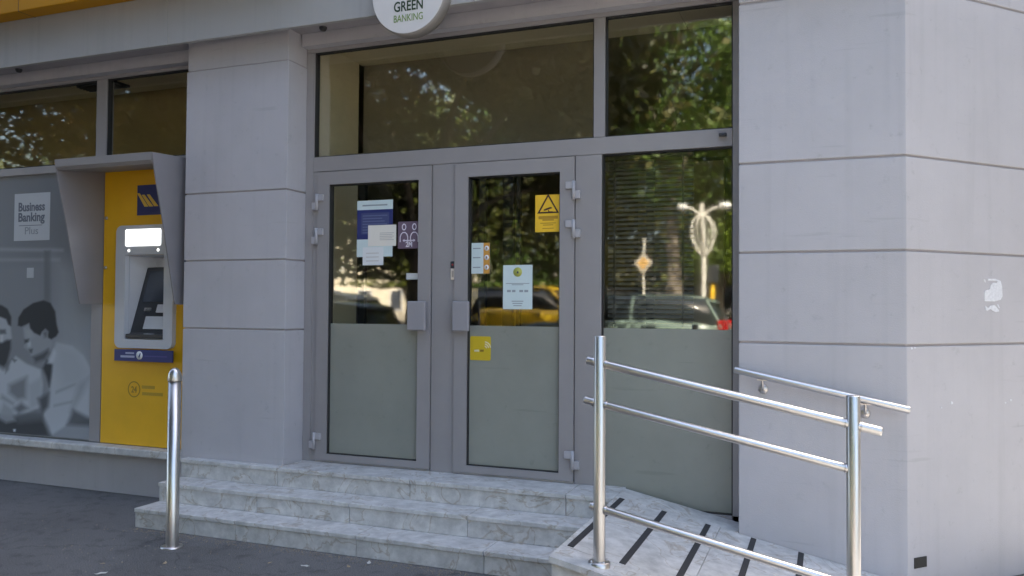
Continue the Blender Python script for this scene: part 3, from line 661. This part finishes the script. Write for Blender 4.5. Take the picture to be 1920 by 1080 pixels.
# ================================================================== SIGNS
ysg = thing('yellow_sign_box', 'long yellow sign box above the grey fascia', 'sign', (-7.4, -.55, 4.135))
MB().box(-12.0, -3.55, -.60, -.442, 4.135, 4.80, .008).build('sign_box', mat('yellow_sign', (.52, .24, .002), .5, var=.05, vscale=2, spec=.2), ysg)
for x in (-9.2, -6.4): B(x-.002, x+.002, -.6012, -.44, 4.1335, 4.79).build('panel_joint', DFRAME, ysg)
gs = thing('round_sign', 'round white GREEN BANKING sign box on the fascia above the entrance', 'sign', (-2.695, -.45, 3.53))
C3 = (-2.695, 0, 3.815)
MB().lathe([(.27, -.442), (.285, -.445), (.287, -.535), (.283, -.545), (.278, -.548)], C3, 56, 'y').build('sign_rim', mat('sign_rim_grey', (.30, .28, .26), .5), gs)
MB().lathe([(.2785, -.5475), (.278, -.551), (0, -.551)], C3, 56, 'y', False).build('sign_face', mat('sign_white', (.66, .63, .60), .5, var=.03), gs)
text_mb('GREEN', -2.695+.005, -.5522, 3.694, .098, .225, .0018, align='CENTER').build('lettering', mat('dark_green_ink', (.02, .045, .015), .6), gs)
text_mb('BANKING', -2.695+.005, -.5522, 3.620, .072, .225, .0002, align='CENTER').build('lettering', mat('olive_green_ink', (.16, .26, .05), .6), gs)
MB().prism([(-2.73, 3.80), (-2.71, 3.785), (-2.675, 3.79), (-2.655, 3.82), (-2.64, 3.90), (-2.66, 3.95), (-2.71, 3.93), (-2.74, 3.87)], 'y', -.5526, -.5514).build('leaf_emblem', MATS['dark_green_ink'], gs)

DY = -.0075      # notices sit on the outer face of the door glass
def sheet(name, label, cat, u0, v0, u1, v1, m, y=-.0075, th=.0012):
    a = ony(u0, v1, y); b = ony(u1, v0, y)
    t = thing(name, label, cat, (a[0], y, a[2])); B(a[0], b[0], y-th, y, a[2], b[2]).build('sheet', m, t)
    return t, a[0], b[0], a[2], b[2], y-th
# camera warning notice
t, x0, x1, z0, z1, y = sheet('camera_warning_notice', 'yellow warning notice with a camera in a black triangle on the door', 'notice', 1003.5, 364, 1052.5, 435.5, YELS)
W_, Hh = x1-x0, z1-z0
def tri(cx_, zb, s): return [(cx_-s, zb), (cx_+s, zb), (cx_, zb+1.72*s)]
BRN = mat('brown_black_ink', (.05, .02, .012), .6)
ring_poly(tri(x0+W_*.5, z0+Hh*.50, .082), tri(x0+W_*.5, z0+Hh*.50+.011, .062), y-.0009, y-.0002).build('triangle_symbol', BRN, t)
MB().prism([(x0+.062, z0+Hh*.585), (x0+.072, z0+Hh*.57), (x0+.128, z0+Hh*.635), (x0+.120, z0+Hh*.665), (x0+.105, z0+Hh*.66), (x0+.066, z0+Hh*.61)], 'y', y-.0009, y-.0002).build('camera_symbol', BRN, t)
MB().prism([(x0+.095, z0+Hh*.59), (x0+.101, z0+Hh*.59), (x0+.106, z0+Hh*.55), (x0+.13, z0+Hh*.55), (x0+.13, z0+Hh*.54), (x0+.10, z0+Hh*.54)], 'y', y-.0009, y-.0002).build('camera_symbol', BRN, t)
OCH = mat('ochre_small_print', (.48, .27, .02), .6)
for k, (a, b, zf, h) in enumerate(((.13, .87, .385, .012), (.13, .87, .345, .012), (.28, .72, .30, .011), (.2, .8, .225, .006), (.3, .7, .175, .006), (.28, .72, .085, .006))):
    B(x0+W_*a, x0+W_*b, y-.0007, y-.0002, z0+Hh*zf, z0+Hh*zf+h).build('text_line', OCH, t)
# opening hours paper
t, x0, x1, z0, z1, y = sheet('opening_hours_paper', 'pale blue opening hours sheet with a round yellow emblem on the door', 'notice', 943, 496.5, 998.5, 579.5, PAPER)
W_, Hh = x1-x0, z1-z0
MB().lathe([(0, y-.0008), (.034, y-.0008), (.034, y-.0002)], ((x0+x1)/2, 0, z0+Hh*.84), 24, 'y').build('round_emblem', mat('emblem_yellow', (.45, .47, .10), .6), t)
MB().prism([((x0+x1)/2-.008, z0+Hh*.81), ((x0+x1)/2+.008, z0+Hh*.81), ((x0+x1)/2+.006, z0+Hh*.86), ((x0+x1)/2-.004, z0+Hh*.86)], 'y', y-.0014, y-.0009).build('emblem_mark', INK, t)
B(x0+W_*.1, x0+W_*.9, y-.0007, y-.0002, z0+Hh*.575, z0+Hh*.59).build('text_line', INKG, t); B(x0+W_*.3, x0+W_*.7, y-.0007, y-.0002, z0+Hh*.545, z0+Hh*.56).build('text_line', INKG, t)
for (a, b) in ((.14, .27), (.31, .43), (.56, .69), (.73, .86)): B(x0+W_*a, x0+W_*b, y-.0007, y-.0002, z0+Hh*.385, z0+Hh*.435).build('hours_figures', INKG, t)
for k, zf in enumerate((.17, .12, .07)): B(x0+W_*(.3+.03*k), x0+W_*(.7-.03*k), y-.0007, y-.0002, z0+Hh*zf, z0+Hh*zf+.006).build('text_line', INKG, t)
# orange and white card
t, x0, x1, z0, z1, y = sheet('instruction_card', 'white card with an orange strip of three round symbols on the door', 'notice', 884, 455, 918.5, 513, PAPER)
W_, Hh = x1-x0, z1-z0
B(x0+W_*.66, x1, y-.0007, y-.0002, z0, z1).build('orange_strip', mat('orange_print', (.60, .30, .06), .5), t)
for zf in (.82, .52, .2):
    MB().lathe([(0, y-.0012), (.019, y-.0012), (.019, y-.0008)], (x0+W_*.835, 0, z0+Hh*zf), 18, 'y').build('round_symbol', WHITE, t)
    B(x0+W_*.835-.004, x0+W_*.835+.004, y-.0017, y-.0013, z0+Hh*zf-.008, z0+Hh*zf+.008).build('symbol_mark', mat('rust_ink', (.25, .08, .02), .6), t)
    B(x0+W_*.08, x0+W_*.5, y-.0007, y-.0002, z0+Hh*zf-.004, z0+Hh*zf+.004).build('text_line', INKG, t)
# yellow contactless sign (in front of the frosted film)
ya = -.0100; a = ony(881.5, 675, ya); b = ony(920.5, 631, ya)
t = thing('contactless_sign', 'small yellow square sign with a card and wave symbol below the door handle', 'sign', (a[0], ya, a[2]))
MB().prism(rounded(a[0], b[0], a[2], b[2], .012, 4), 'y', ya-.0015, ya).build('sign_plate', mat('contactless_yellow', (.62, .45, .02), .45), t)
PALE = mat('pale_yellow_print', (.75, .70, .45), .6)
y = ya-.0017; W_, Hh = b[0]-a[0], b[2]-a[2]
MB().prism([(a[0]+W_*.2, a[2]+Hh*.36), (a[0]+W_*.45, a[2]+Hh*.36), (a[0]+W_*.42, a[2]+Hh*.45), (a[0]+W_*.2, a[2]+Hh*.43)], 'y', y-.0008, y).build('hand_symbol', PALE, t)
MB().prism([(a[0]+W_*.47, a[2]+Hh*.36), (a[0]+W_*.65, a[2]+Hh*.36), (a[0]+W_*.68, a[2]+Hh*.45), (a[0]+W_*.50, a[2]+Hh*.45)], 'y', y-.0008, y).build('card_symbol', mat('brown_ink', (.28, .18, .02), .6), t)
for k in range(3):
    r0, r1 = .012+k*.016, .020+k*.016; c0 = (a[0]+W_*.70, a[2]+Hh*.50)
    pts = [(c0[0]+r1*math.cos(R(8+k_*13)), c0[1]+r1*math.sin(R(8+k_*13))) for k_ in range(7)]+[(c0[0]+r0*math.cos(R(8+k_*13)), c0[1]+r0*math.sin(R(8+k_*13))) for k_ in range(6, -1, -1)]
    MB().prism(pts, 'y', y-.0008, y).build('wave_symbol', PALE, t)
# notices and a painted reflection on the left door
t, x0, x1, z0, z1, y = sheet('information_notice', 'dark blue information notice with a white heading and foot on the left door', 'notice', 669, 374, 737, 482, BLUE)
W_, Hh = x1-x0, z1-z0
B(x0, x1, y-.0007, y-.0002, z1-Hh*.165, z1).build('heading_strip', PAPER, t); B(x0, x1, y-.0007, y-.0002, z0, z0+Hh*.31).build('foot_strip', PAPER, t)
MB().box(x0+W_*.12, x0+W_*.9, y-.0007, y-.0002, z0+Hh*.40, z0+Hh*.78).build('text_block', mat('blue_grey_print', (.06, .075, .19), .6), t)
for k in range(7): B(x0+W_*.16, x0+W_*(.85-.07*(k % 3)), y-.0012, y-.0008, z0+Hh*(.42+.05*k), z0+Hh*(.42+.05*k)+.007).build('text_line', mat('blue_pale_ink', (.13, .15, .28), .6), t)
B(x0+W_*.15, x0+W_*.85, y-.0012, y-.0008, z1-Hh*.10, z1-Hh*.075).build('text_line', INKG, t)
t, x0, x1, z0, z1, y = sheet('reflection_sheet', 'cream sheet imitating a sunlit building reflected over the dark blue notice on the left door', 'notice', 690, 421, 743, 462, mat('cream_reflection', (.80, .76, .68), .7, var=.02), y=-.0100)  # cream colour stands in for a sunlit building mirrored in the glass
for k in range(5): B(x0+(x1-x0)*.42, x0+(x1-x0)*(.92-.05*(k % 2)), y-.0007, y-.0002, z0+(z1-z0)*(.40-.08*k+.2), z0+(z1-z0)*(.40-.08*k+.2)+.006).build('text_line', mat('pale_ink', (.55, .53, .50), .7), t)  # faint bars drawn over the painted reflection
t, x0, x1, z0, z1, y = sheet('paper_slip', 'small white paper slip under the other notices on the left door', 'notice', 680, 463, 719, 497.5, mat('white_paper', (.74, .76, .76), .7, var=.02), y=-.0093)
for k in range(3): B(x0+.03, x1-.04, y-.0007, y-.0002, z0+.03+.03*k, z0+.036+.03*k).build('text_line', mat('pale_ink', (.55, .53, .50), .7), t)
t, x0, x1, z0, z1, y = sheet('distance_sticker', 'purple sticker with two figures, an arrow and 2M on the left door', 'sticker', 746, 414.5, 787.5, 466.5, mat('plum_print', (.15, .105, .15), .5), y=-.0076)
W_, Hh = x1-x0, z1-z0; PW = mat('lilac_print', (.75, .70, .78), .6)
for fx in (.28, .75):
    c0 = (x0+W_*fx, z0+Hh*.80); n = 18
    ring_poly([(c0[0]+.019*math.cos(k*2*math.pi/n), c0[1]+.026*math.sin(k*2*math.pi/n)) for k in range(n)], [(c0[0]+.012*math.cos(k*2*math.pi/n), c0[1]+.018*math.sin(k*2*math.pi/n)) for k in range(n)], y-.0008, y-.0002).build('figure_symbol', PW, t)
    pts = [(-.036, -.115), (-.036, -.075), (-.028, -.052), (-.012, -.038), (.012, -.038), (.028, -.052), (.036, -.075), (.036, -.115), (.029, -.115), (.029, -.077), (.022, -.058), (.010, -.046), (-.010, -.046), (-.022, -.058), (-.029, -.077), (-.029, -.115)]
    MB().prism([(c0[0]+p, c0[1]+q_) for p, q_ in pts], 'y', y-.0008, y-.0002).build('figure_symbol', PW, t)
zc = z0+Hh*.30
MB().prism([(x0+W_*.22, zc), (x0+W_*.30, zc+.012), (x0+W_*.30, zc+.004), (x0+W_*.72, zc+.004), (x0+W_*.72, zc+.012), (x0+W_*.80, zc), (x0+W_*.72, zc-.012), (x0+W_*.72, zc-.004), (x0+W_*.30, zc-.004), (x0+W_*.30, zc-.012)], 'y', y-.0008, y-.0002).build('arrow_symbol', PW, t)
text_mb('2M', x0+W_*.51, y-.0003, z0+Hh*.07, .055, .055, .0015, align='CENTER', depth=.0004).build('lettering', PW, t)
t, x0, x1, z0, z1, y = sheet('white_label', 'small plain white label above the left door handle', 'label', 762, 512, 789, 524, mat('white_label_paper', (.58, .60, .58), .6))
# bell push and lock on the mullion
a = ony(845.5, 524.5, -.034); b = ony(854, 490, -.034)
t = thing('intercom', 'small black and white bell push on the bar between the doors', 'intercom', (a[0], -.034, a[2]))
MB().box(a[0], b[0], -.048, -.0315, a[2]+.085, b[2], .004).build('bell_button', DARK, t)
MB().box(a[0], b[0], -.042, -.0315, a[2], a[2]+.082, .003).build('name_plate', mat('ivory_plastic', (.62, .55, .48), .5), t)
MB().lathe([(0, -.051), (.007, -.050), (.008, -.0482)], ((a[0]+b[0])/2, 0, a[2]+.11), 12, 'y').build('red_button', mat('red_plastic', (.3, .03, .03), .4), t)
B(a[0]+.010, b[0]-.010, -.0435, -.0422, a[2]+.02, a[2]+.065).build('name_slot', mat('brown_ink2', (.38, .33, .28), .6), t)
a = ony(1348, 256, -.05); b = ony(1362.5, 248.5, -.05)
t = thing('door_sensor', 'tiny dark sensor on the transom bar beside the pier', 'sensor', (a[0], -.05, a[2]))
MB().box(a[0], b[0], -.062, -.0325, a[2], b[2], .006).build('sensor_body', DARK, t)
MB().lathe([(0, -.066), (.006, -.065), (.007, -.0622)], ((a[0]+b[0])/2, 0, (a[2]+b[2])/2), 12, 'y').build('sensor_lens', SCREEN, t)
# litter on the pavement
LEAF_D = mat('dry_leaf', (.34, .27, .17), .8, var=.2, vscale=40); SCRAP = mat('paper_scrap', (.55, .54, .50), .8)
def px_ground(u, v, z=.0): d = ray(u, v); return EYE+d*((z-EYE[2])/d[2])
def leaf_mb(p, s, a):
    ca, sa = math.cos(a), math.sin(a); sh = [(-1, 0, .1), (-.5, .38, .02), (.1, .45, .12), (.7, .2, .05), (1.1, 0, .22), (.6, -.3, .04), (0, -.42, .14), (-.6, -.3, .03)]
    v = [(p[0]+s*(x*ca-y_*sa), p[1]+s*(x*sa+y_*ca), p[2]+.002+s*z) for x, y_, z in sh]+[(p[0], p[1], p[2]+.002)]
    return MB().add(v, [(i, (i+1) % 8, 8) for i in range(8)])
for i, (u, v, s) in enumerate(((572, 1062, .035), (692, 1056, .03), (190, 1076, .04))):
    p = px_ground(u, v); tag(leaf_mb(p, s, i*2.1).build('paper_litter', SCRAP, base=p), 'crumpled scrap of pale litter on the asphalt before the steps', 'litter', 'scraps on the pavement')
for i in range(9):
    p = (random.uniform(-4.4, -1.9), random.uniform(-2.0, -.95), 0); tag(leaf_mb(p, random.uniform(.018, .032), random.random()*6).build('fallen_leaf', LEAF_D, base=p), 'dry brown leaf lying on the asphalt before the steps', 'leaf', 'dry leaves on the pavement')

mb = MB(); rg = random.Random(5)
for k in range(1500):
    if rg.random() < .6: x, y = rg.uniform(-4.8, -1.3), -.825-abs(rg.gauss(0, .05))
    else: x, y = rg.uniform(-6.5, -1.3), rg.uniform(-2.6, -.83)
    r = rg.uniform(.0025, .008); a = rg.random()*6
    mb.add([(x+r*math.cos(a+2.1*i), y+r*math.sin(a+2.1*i), .0005) for i in range(3)]+[(x, y, r*.8)], [(0, 1, 3), (1, 2, 3), (2, 0, 3)])
tag(mb.build('grit', mat('grit', (.24, .20, .15), .9, var=.3, vscale=50), base=(-3, -1, 0)), 'loose grit and crumbs gathered along the foot of the steps', 'grit', kind='stuff')
# ================================================================== ACROSS THE STREET (seen in the glass)
BARK = mat('bark', (.20, .165, .125), .9, var=.25, vscale=6, bump=.6, bscale=25)
def leaf_material(name, col):
    m = bpy.data.materials.new(name); m.use_nodes = True; t = m.node_tree; b = t.nodes['Principled BSDF']; out = t.nodes['Material Output']
    geo = t.nodes.new('ShaderNodeNewGeometry'); cr = t.nodes.new('ShaderNodeValToRGB'); e = cr.color_ramp.elements
    e[0].color = (*[c*.6 for c in col], 1); e[1].color = (col[0]*1.7, col[1]*1.4, col[2]*1.1, 1); t.links.new(geo.outputs['Random Per Island'], cr.inputs[0]); t.links.new(cr.outputs[0], b.inputs['Base Color'])
    b.inputs['Roughness'].default_value = .5
    tl = t.nodes.new('ShaderNodeBsdfTranslucent'); t.links.new(cr.outputs[0], tl.inputs[0]); mx = t.nodes.new('ShaderNodeMixShader'); mx.inputs[0].default_value = .35
    t.links.new(b.outputs[0], mx.inputs[1]); t.links.new(tl.outputs[0], mx.inputs[2]); t.links.new(mx.outputs[0], out.inputs[0])
    return m
LEAFS = [leaf_material('leaf_olive', (.085, .115, .022)), leaf_material('leaf_green', (.065, .125, .02)), leaf_material('leaf_dark', (.075, .085, .022))]
def tree(name, label, x, y, h, rad, crown_z, seed, lm, nclump=90, nleaf=90, leaf=.13, flat=.75, spread=None, group='trees along the street'):
    rnd = np.random.RandomState(seed); z0 = gz(y) if y > -15 else FZ
    t = thing(name, label, 'tree', (x, y, z0), group)
    mb = MB(); tr = .06+.015*h; top = Vector((x+rnd.uniform(-.3, .3), y+rnd.uniform(-.3, .3), crown_z))
    p0 = Vector((x, y, z0)); mid = p0.lerp(top, .5)+Vector((rnd.uniform(-.12, .12), rnd.uniform(-.12, .12), 0))
    mb.tube([p0-Vector((0, 0, .1)), p0+Vector((0, 0, .15)), mid, top], [tr*1.5, tr*1.1, tr*.85, tr*.65], 10)
    cz = (crown_z+h)/2; rz_ = (h-crown_z)/2*1.1; cen = []
    for i in range(nclump):
        while True:
            q = rnd.uniform(-1, 1, 3)
            if .25 < np.linalg.norm(q) < 1: break
        cen.append((x+q[0]*rad*rnd.uniform(.8, 1.08), y+q[1]*rad*rnd.uniform(.8, 1.08), z0*0+cz+q[2]*rz_))
    for i in range(9):
        c = Vector(cen[i*3 % nclump]); m_ = top.lerp(c, .5)+Vector((0, 0, .25)); mb.tube([top-Vector((0, 0, .2)), m_, c], [tr*.45, tr*.25, .02], 6)
    mb.build('trunk', BARK, t)
    V = []; n = nclump*nleaf
    cs = np.repeat(np.array(cen), nleaf, 0); sp = spread or .16+.13*rad
    g = rnd.normal(0, 1, (n, 3))*np.array([sp, sp, sp*flat]); c = cs+g
    c[:, 2] = np.maximum(c[:, 2], z0+1.9)
    q = c-EYE; keep = (c[:, 1] < -3.0) & ~((q@FW > 0) & (c[:, 2]-1.65 < .62*np.linalg.norm(q[:, :2], axis=1)) & (np.linalg.norm(q[:, :2], axis=1) < 7) & (y > -7))   # branches pruned clear of the pavement
    c = c[keep]; n = len(c)
    a = rnd.normal(0, 1, (n, 3)); a /= np.linalg.norm(a, axis=1)[:, None]; b_ = rnd.normal(0, 1, (n, 3)); b_ -= a*(a*b_).sum(1)[:, None]; b_ /= np.linalg.norm(b_, axis=1)[:, None]
    s = (leaf*rnd.uniform(.6, 1.3, n))[:, None]
    P = np.stack([c-a*s*.5, c+b_*s*.32, c+a*s*.6, c-b_*s*.32], 1).reshape(-1, 3)
    me = bpy.data.meshes.new('crown'); off = np.array([x, y, z0]); me.from_pydata((P-off).tolist(), [], np.arange(n*4).reshape(-1, 4).tolist()); me.materials.append(lm)
    o = bpy.data.objects.new('crown', me); sc.collection.objects.link(o); o.parent = t
    return t
tree('plane_tree', 'tall broad plane tree on the pavement facing the bank, trunk near the kerb', -6.1, -6.2, 9.2, 3.6, 2.5, 3, LEAFS[2], 240, 330, .15, spread=.5)
tree('plane_tree', 'tree with high sunlit crown on the far pavement behind the diamond sign', -3.9, -17.2, 10.6, 2.9, 5.0, 11, LEAFS[1], 80, 220, .17, spread=.42)
tree('plane_tree', 'low bright green tree standing past the yellow signal pole', -2.65, -18.4, 5.0, 1.45, 2.0, 5, leaf_material('leaf_bright', (.10, .17, .02)), 60, 150, .15, spread=.3)
tree('plane_tree', 'olive green tree between the cream building and the street', -13.5, -20, 8.5, 3.2, 2.8, 8, LEAFS[0], 80, 90, .2)
tree('plane_tree', 'dark green tree in front of the red roofed shop', -8.2, -22, 8.0, 3.0, 3.2, 21, LEAFS[2], 80, 90, .2)
tree('plane_tree', 'tall green tree at the end of the street row', 3.5, -21, 9.5, 3.4, 2.8, 31, LEAFS[1], 80, 90, .2)
tree('plane_tree', 'broad olive tree behind the taxis', -19.5, -19, 7.5, 3.3, 2.6, 41, LEAFS[0], 80, 90, .2)
tree('plane_tree', 'small round tree at the side street corner facing the chamfered wall', 5.0, -1.9, 8.0, 3.0, 2.0, 71, LEAFS[1], 150, 170, .15)
tree('plane_tree', 'third kerbside tree close to the near plane tree', -10.2, -5.6, 8.3, 3.8, 3.5, 61, LEAFS[2], 150, 170, .16)
tree('plane_tree', 'second kerbside tree beyond the yellow sign box', -13.0, -6.2, 8.0, 3.4, 3.4, 51, LEAFS[2], 90, 110, .16)
for i, (bx, by, bh, lab) in enumerate(((-46, -30, 11, 'olive tree in front of the sandy block'), (-39, -31, 12, 'broad green tree between the sandy and the cream block'), (-33.5, -29, 10, 'low round tree at the far end of the cream block'), (-19, -30, 12.5, 'tall olive tree at the near end of the cream block'),
        (-13.5, -29, 12, 'broad green tree at the far end of the red roofed shop'), (-8, -29.5, 13, 'tallest tree, standing in front of the red roofed shop'), (-2.5, -28, 12, 'tall olive tree at the near end of the red roofed shop'), (3, -30, 12.5, 'broad green tree between the shop and the white block'), (8.5, -29, 11.5, 'round tree in front of the white block'), (14.5, -30, 12, 'olive tree beyond the white block middle'))):
    tree('background_tree', lab, bx, by, bh, 3.9, 1.6, 100+i, LEAFS[(0, 1, 2)[i % 3]], 110, 70, .34, group='trees in the wood line')
def far_building(label, x0, x1, y0, y1, h, wallm, roofm, nx, nz):
    t = thing('far_building', label, 'building', ((x0+x1)/2, y1, FZ))
    B(x0, x1, y0, y1, FZ, h).build('wall', wallm, t); MB().box(x0-.3, x1+.3, y0-.3, y1+.3, h+.001, h+.35, .03).build('roof', roofm, t)
    wv = (x1-x0)/nx; hv = (h-.8)/nz
    for i in range(nx):
        for j in range(nz):
            a = x0+wv*(i+.28); c = .8+hv*(j+.25)
            wn = MB().ring((a, a+wv*.45, c, c+hv*.5), (a+.06, a+wv*.45-.06, c+.06, c+hv*.5-.06), y1+.003, y1+.06).build('window', WHITE, t)
            B(a+.06, a+wv*.45-.06, y1+.004, y1+.02, c+.06, c+hv*.5-.06).build('pane', SCREEN, wn)
CREAM = mat('cream_plaster', (.72, .64, .50), .85, var=.06); ROOFR = mat('red_roof', (.38, .10, .06), .8, var=.15)
far_building('cream plastered block across the street', -34, -21, -46, -38, 8.2, CREAM, CREAM, 6, 3)
far_building('low shop with a red roof across the street', -14, -3, -40, -34, 4.0, mat('pale_plaster', (.66, .62, .56), .85), ROOFR, 5, 1)
far_building('wide white block behind the street trees', 4, 24, -50, -42, 9.0, mat('white_plaster', (.7, .7, .68), .85), CREAM, 8, 3)
far_building('long sandy block beyond the left end of the street', -62, -40, -46, -36, 9.5, mat('sand_plaster', (.55, .47, .36), .85), ROOFR, 8, 3)
# street lamp with a cage of bent rods
lx, ly = -2.95, -15.6
lam = thing('street_lamp', 'pale street lamp with a basket of curved rods under its head', 'street lamp', (lx, ly, FZ))
PALEM = mat('pale_lamp_paint', (.72, .69, .62), .5)
MB().tube([(lx, ly, FZ), (lx, ly, 1.2), (lx, ly, 4.35)], [.09, .06, .05], 12).build('pole', PALEM, lam)
MB().lathe([(.16, 0), (.16, .12), (.1, .2), (.08, .5)], (lx, ly, FZ), 14).build('base', PALEM, lam)
for k in range(10):
    t = 2*math.pi*k/10; pts = [(lx+r*math.cos(t), ly+r*math.sin(t), z) for r, z in ((.05, 3.0), (.16, 3.15), (.27, 3.4), (.31, 3.62), (.27, 3.85), (.15, 4.02), (.05, 4.08))]
    MB().tube(pts, .014, 6).build('basket_rod', PALEM, lam)
for k in range(2):
    t = k*math.pi; MB().tube([(lx, ly, 4.05), (lx+.25*math.cos(t), ly, 4.22), (lx+.5*math.cos(t), ly, 4.25)], [.03, .03, .02], 8).build('arm', PALEM, lam)
    MB().lathe([(.0, .1), (.12, .08), (.17, 0), (.10, -.06), (0, -.07)], (lx+.52*math.cos(t), ly, 4.24), 14).build('lamp_head', WHITE, lam)
yp = thing('yellow_pole', 'short yellow signal pole beside the street lamp', 'pole', (-2.55, -14.4, .74))
MB().tube([(-2.55, -14.4, .74), (-2.55, -14.4, 2.25)], .06, 12).build('pole_tube', YELS, yp); MB().box(-2.68, -2.42, -14.5, -14.3, 2.25, 2.7, .02).build('signal_head', DARK, yp)
ds = thing('diamond_sign', 'diamond shaped priority road sign on a thin pole', 'road sign', (-4.2, -14.4, .74))
MB().tube([(-4.2, -14.4, .74), (-4.2, -14.4, 3.4)], .025, 10).build('pole', PALEM, ds)
dsz = 2.75; MB().prism([(-4.2, dsz-.23), (-3.97, dsz), (-4.2, dsz+.23), (-4.43, dsz)], 'y', -14.36, -14.35).build('sign_plate', mat('sign_backing', (.45, .42, .36), .6), ds)
MB().prism([(-4.2, dsz-.15), (-4.05, dsz), (-4.2, dsz+.15), (-4.35, dsz)], 'y', -14.347, -14.342).build('sign_face', mat('faded_sign', (.55, .33, .10), .6), ds)

# cars
TYRE = mat('tyre', (.025, .025, .026), .85); RIM = mat('rim', (.5, .5, .5), .3, metal=.9); CGL = mat('car_glass', (.02, .025, .028), .05, spec=.8); REDL = mat('tail_light', (.35, .01, .01), .2); HEADL = mat('head_light', (.7, .7, .7), .1); PLAST = mat('dark_trim', (.03, .03, .03), .6)
def loft(secs):
    mb = MB(); n = len(secs[0]); v = [p for s_ in secs for p in s_]
    f = [(i*n+k, i*n+(k+1) % n, (i+1)*n+(k+1) % n, (i+1)*n+k) for i in range(len(secs)-1) for k in range(n)]
    f += [tuple(range(n))[::-1], tuple(range((len(secs)-1)*n, len(secs)*n))]
    return mb.add(v, f, True)
def car(label, x, y, rot, col, H=1.50, L=4.2, taxi=False, grp=None):
    z0 = gz(y)-.10; t = thing('parked_car', label, 'car', (x, y, z0), grp); k = L/4.2; ks = H/1.50
    paint = mat('car_paint_%02d' % len(MATS), col, .3, coat=.8)
    def sec(xx, hw, zb, zt): return [(xx*k, a*hw, zb+(zt-zb)*b) for a, b in ((-.82, 0), (.82, 0), (.97, .18), (1, .5), (.97, .85), (.90, 1), (-.90, 1), (-.97, .85), (-1, .5), (-.97, .18))]
    def put(mb, name, m, par=t):
        o = mb.build(name, m); o.parent = par; return o
    body = loft([sec(-2.1, .62, .42, .70), sec(-2.02, .78, .30, .86), sec(-1.6, .86, .22, .92*ks), sec(-.9, .88, .20, .95*ks), sec(.3, .88, .20, .94*ks), sec(.95, .87, .20, .93*ks), sec(1.55, .84, .22, .84), sec(1.98, .76, .30, .70), sec(2.1, .60, .40, .60)])
    put(body, 'body', paint)
    def gsec(xx, hb, ht, zb, zt): return [(xx*k, -hb, zb), (xx*k, hb, zb), (xx*k, (hb+ht)/2+.02, (zb+zt)/2), (xx*k, ht, zt), (xx*k, -ht, zt), (xx*k, -(hb+ht)/2-.02, (zb+zt)/2)]
    put(loft([gsec(-2.0, .74, .66, .80*ks, .90*ks), gsec(-1.75, .78, .62, .88*ks, 1.40*ks), gsec(-1.3, .80, .62, .90*ks, 1.47*ks), gsec(-.2, .80, .63, .90*ks, 1.485*ks), gsec(.35, .80, .61, .90*ks, 1.44*ks), gsec(1.10, .77, .66, .88*ks, .92*ks)]), 'windows', CGL)
    put(loft([[(xx*k, a*hw, zt+dz) for a, dz in ((-1, -.035), (-.9, .004), (0, .03), (.9, .004), (1, -.035), (0, -.05))] for xx, hw, zt in ((-1.85, .60, 1.36*ks), (-1.5, .64, 1.455*ks), (-.6, .65, 1.485*ks), (.2, .645, 1.47*ks), (.45, .62, 1.425*ks))]), 'roof', paint)
    for s_ in (-1, 1):
        for pts in (((.45, .61, 1.42*ks), (1.12, .78, .90*ks)), ((-.35, .655, 1.45*ks), (-.35, .815, .90*ks)), ((-1.72, .63, 1.38*ks), (-2.0, .76, .82*ks))):
            put(MB().tube([(a*k, b*s_, c) for a, b, c in pts], .035, 8), 'window_pillar', paint)
        for xx in (-1.32, 1.28):
            wh = put(MB().lathe([(.20, -.09), (.31, -.09), (.325, -.06), (.325, .06), (.31, .09), (.20, .09)], (xx*k, s_*.80, .325), 22, 'y'), 'tyre', TYRE)
            put(MB().lathe([(0, .0), (.05, .0), (.09, -.03), (.19, -.02), (.21, .0)] if s_ < 0 else [(0, 0), (.05, 0), (.09, .03), (.19, .02), (.21, 0)], (xx*k, s_*.885, .325), 18, 'y'), 'rim', RIM)
        put(MB().box(1.80*k, 2.03*k, min(s_*.48, s_*.74), max(s_*.48, s_*.74), .58, .72, .03), 'headlight', HEADL); put(MB().box(-2.10*k, -1.93*k, min(s_*.55, s_*.78), max(s_*.55, s_*.78), .70, .92, .03), 'tail_light', REDL)
        put(MB().box(.78*k, .95*k, min(s_*.86, s_*1.02), max(s_*.86, s_*1.02), .95*ks, 1.07*ks, .03), 'wing_mirror', paint)
        for xx in (-.75, .25): put(MB().box(xx*k-.09, xx*k+.09, min(s_*.875, s_*.90), max(s_*.875, s_*.90), .80, .825), 'door_handle', PLAST)
    put(MB().box(-2.14*k, -2.05*k, -.26, .26, .48, .60), 'number_plate', WHITE); put(MB().box(2.02*k, 2.125*k, -.5, .5, .34, FZ, .02), 'bumper_grille', PLAST)
    if taxi: put(MB().box(-.55, -.40, -.22, .22, 1.50*ks, 1.66*ks, .03), 'roof_sign', mat('taxi_sign', (.85, .8, .5), .4))
    t.rotation_euler = (0, 0, rot)
    return t
car('grey green car driving past in the middle of the road', -3.9, -10.9, math.pi, (.13, .18, .15), 1.44, 4.3)
car('dark blue car parked at the near kerb', -9.6, -7.75, math.pi, (.02, .025, .06), 1.48)
car('yellow taxi in the far lane behind the grey green car', -6.5, -13.1, 0, (.85, .55, .03), 1.52, 4.5, True)
car('second yellow taxi farther along the far lane', -13.5, -13.1, 0, (.85, .55, .03), 1.52, 4.5, True)
car('silver car in the middle of the road behind the dark blue one', -11.8, -10.9, math.pi, (.45, .46, .47), 1.48)
car('dark red car in the far lane near the signal pole', 1.2, -13.1, math.pi, (.20, .02, .02), 1.48)
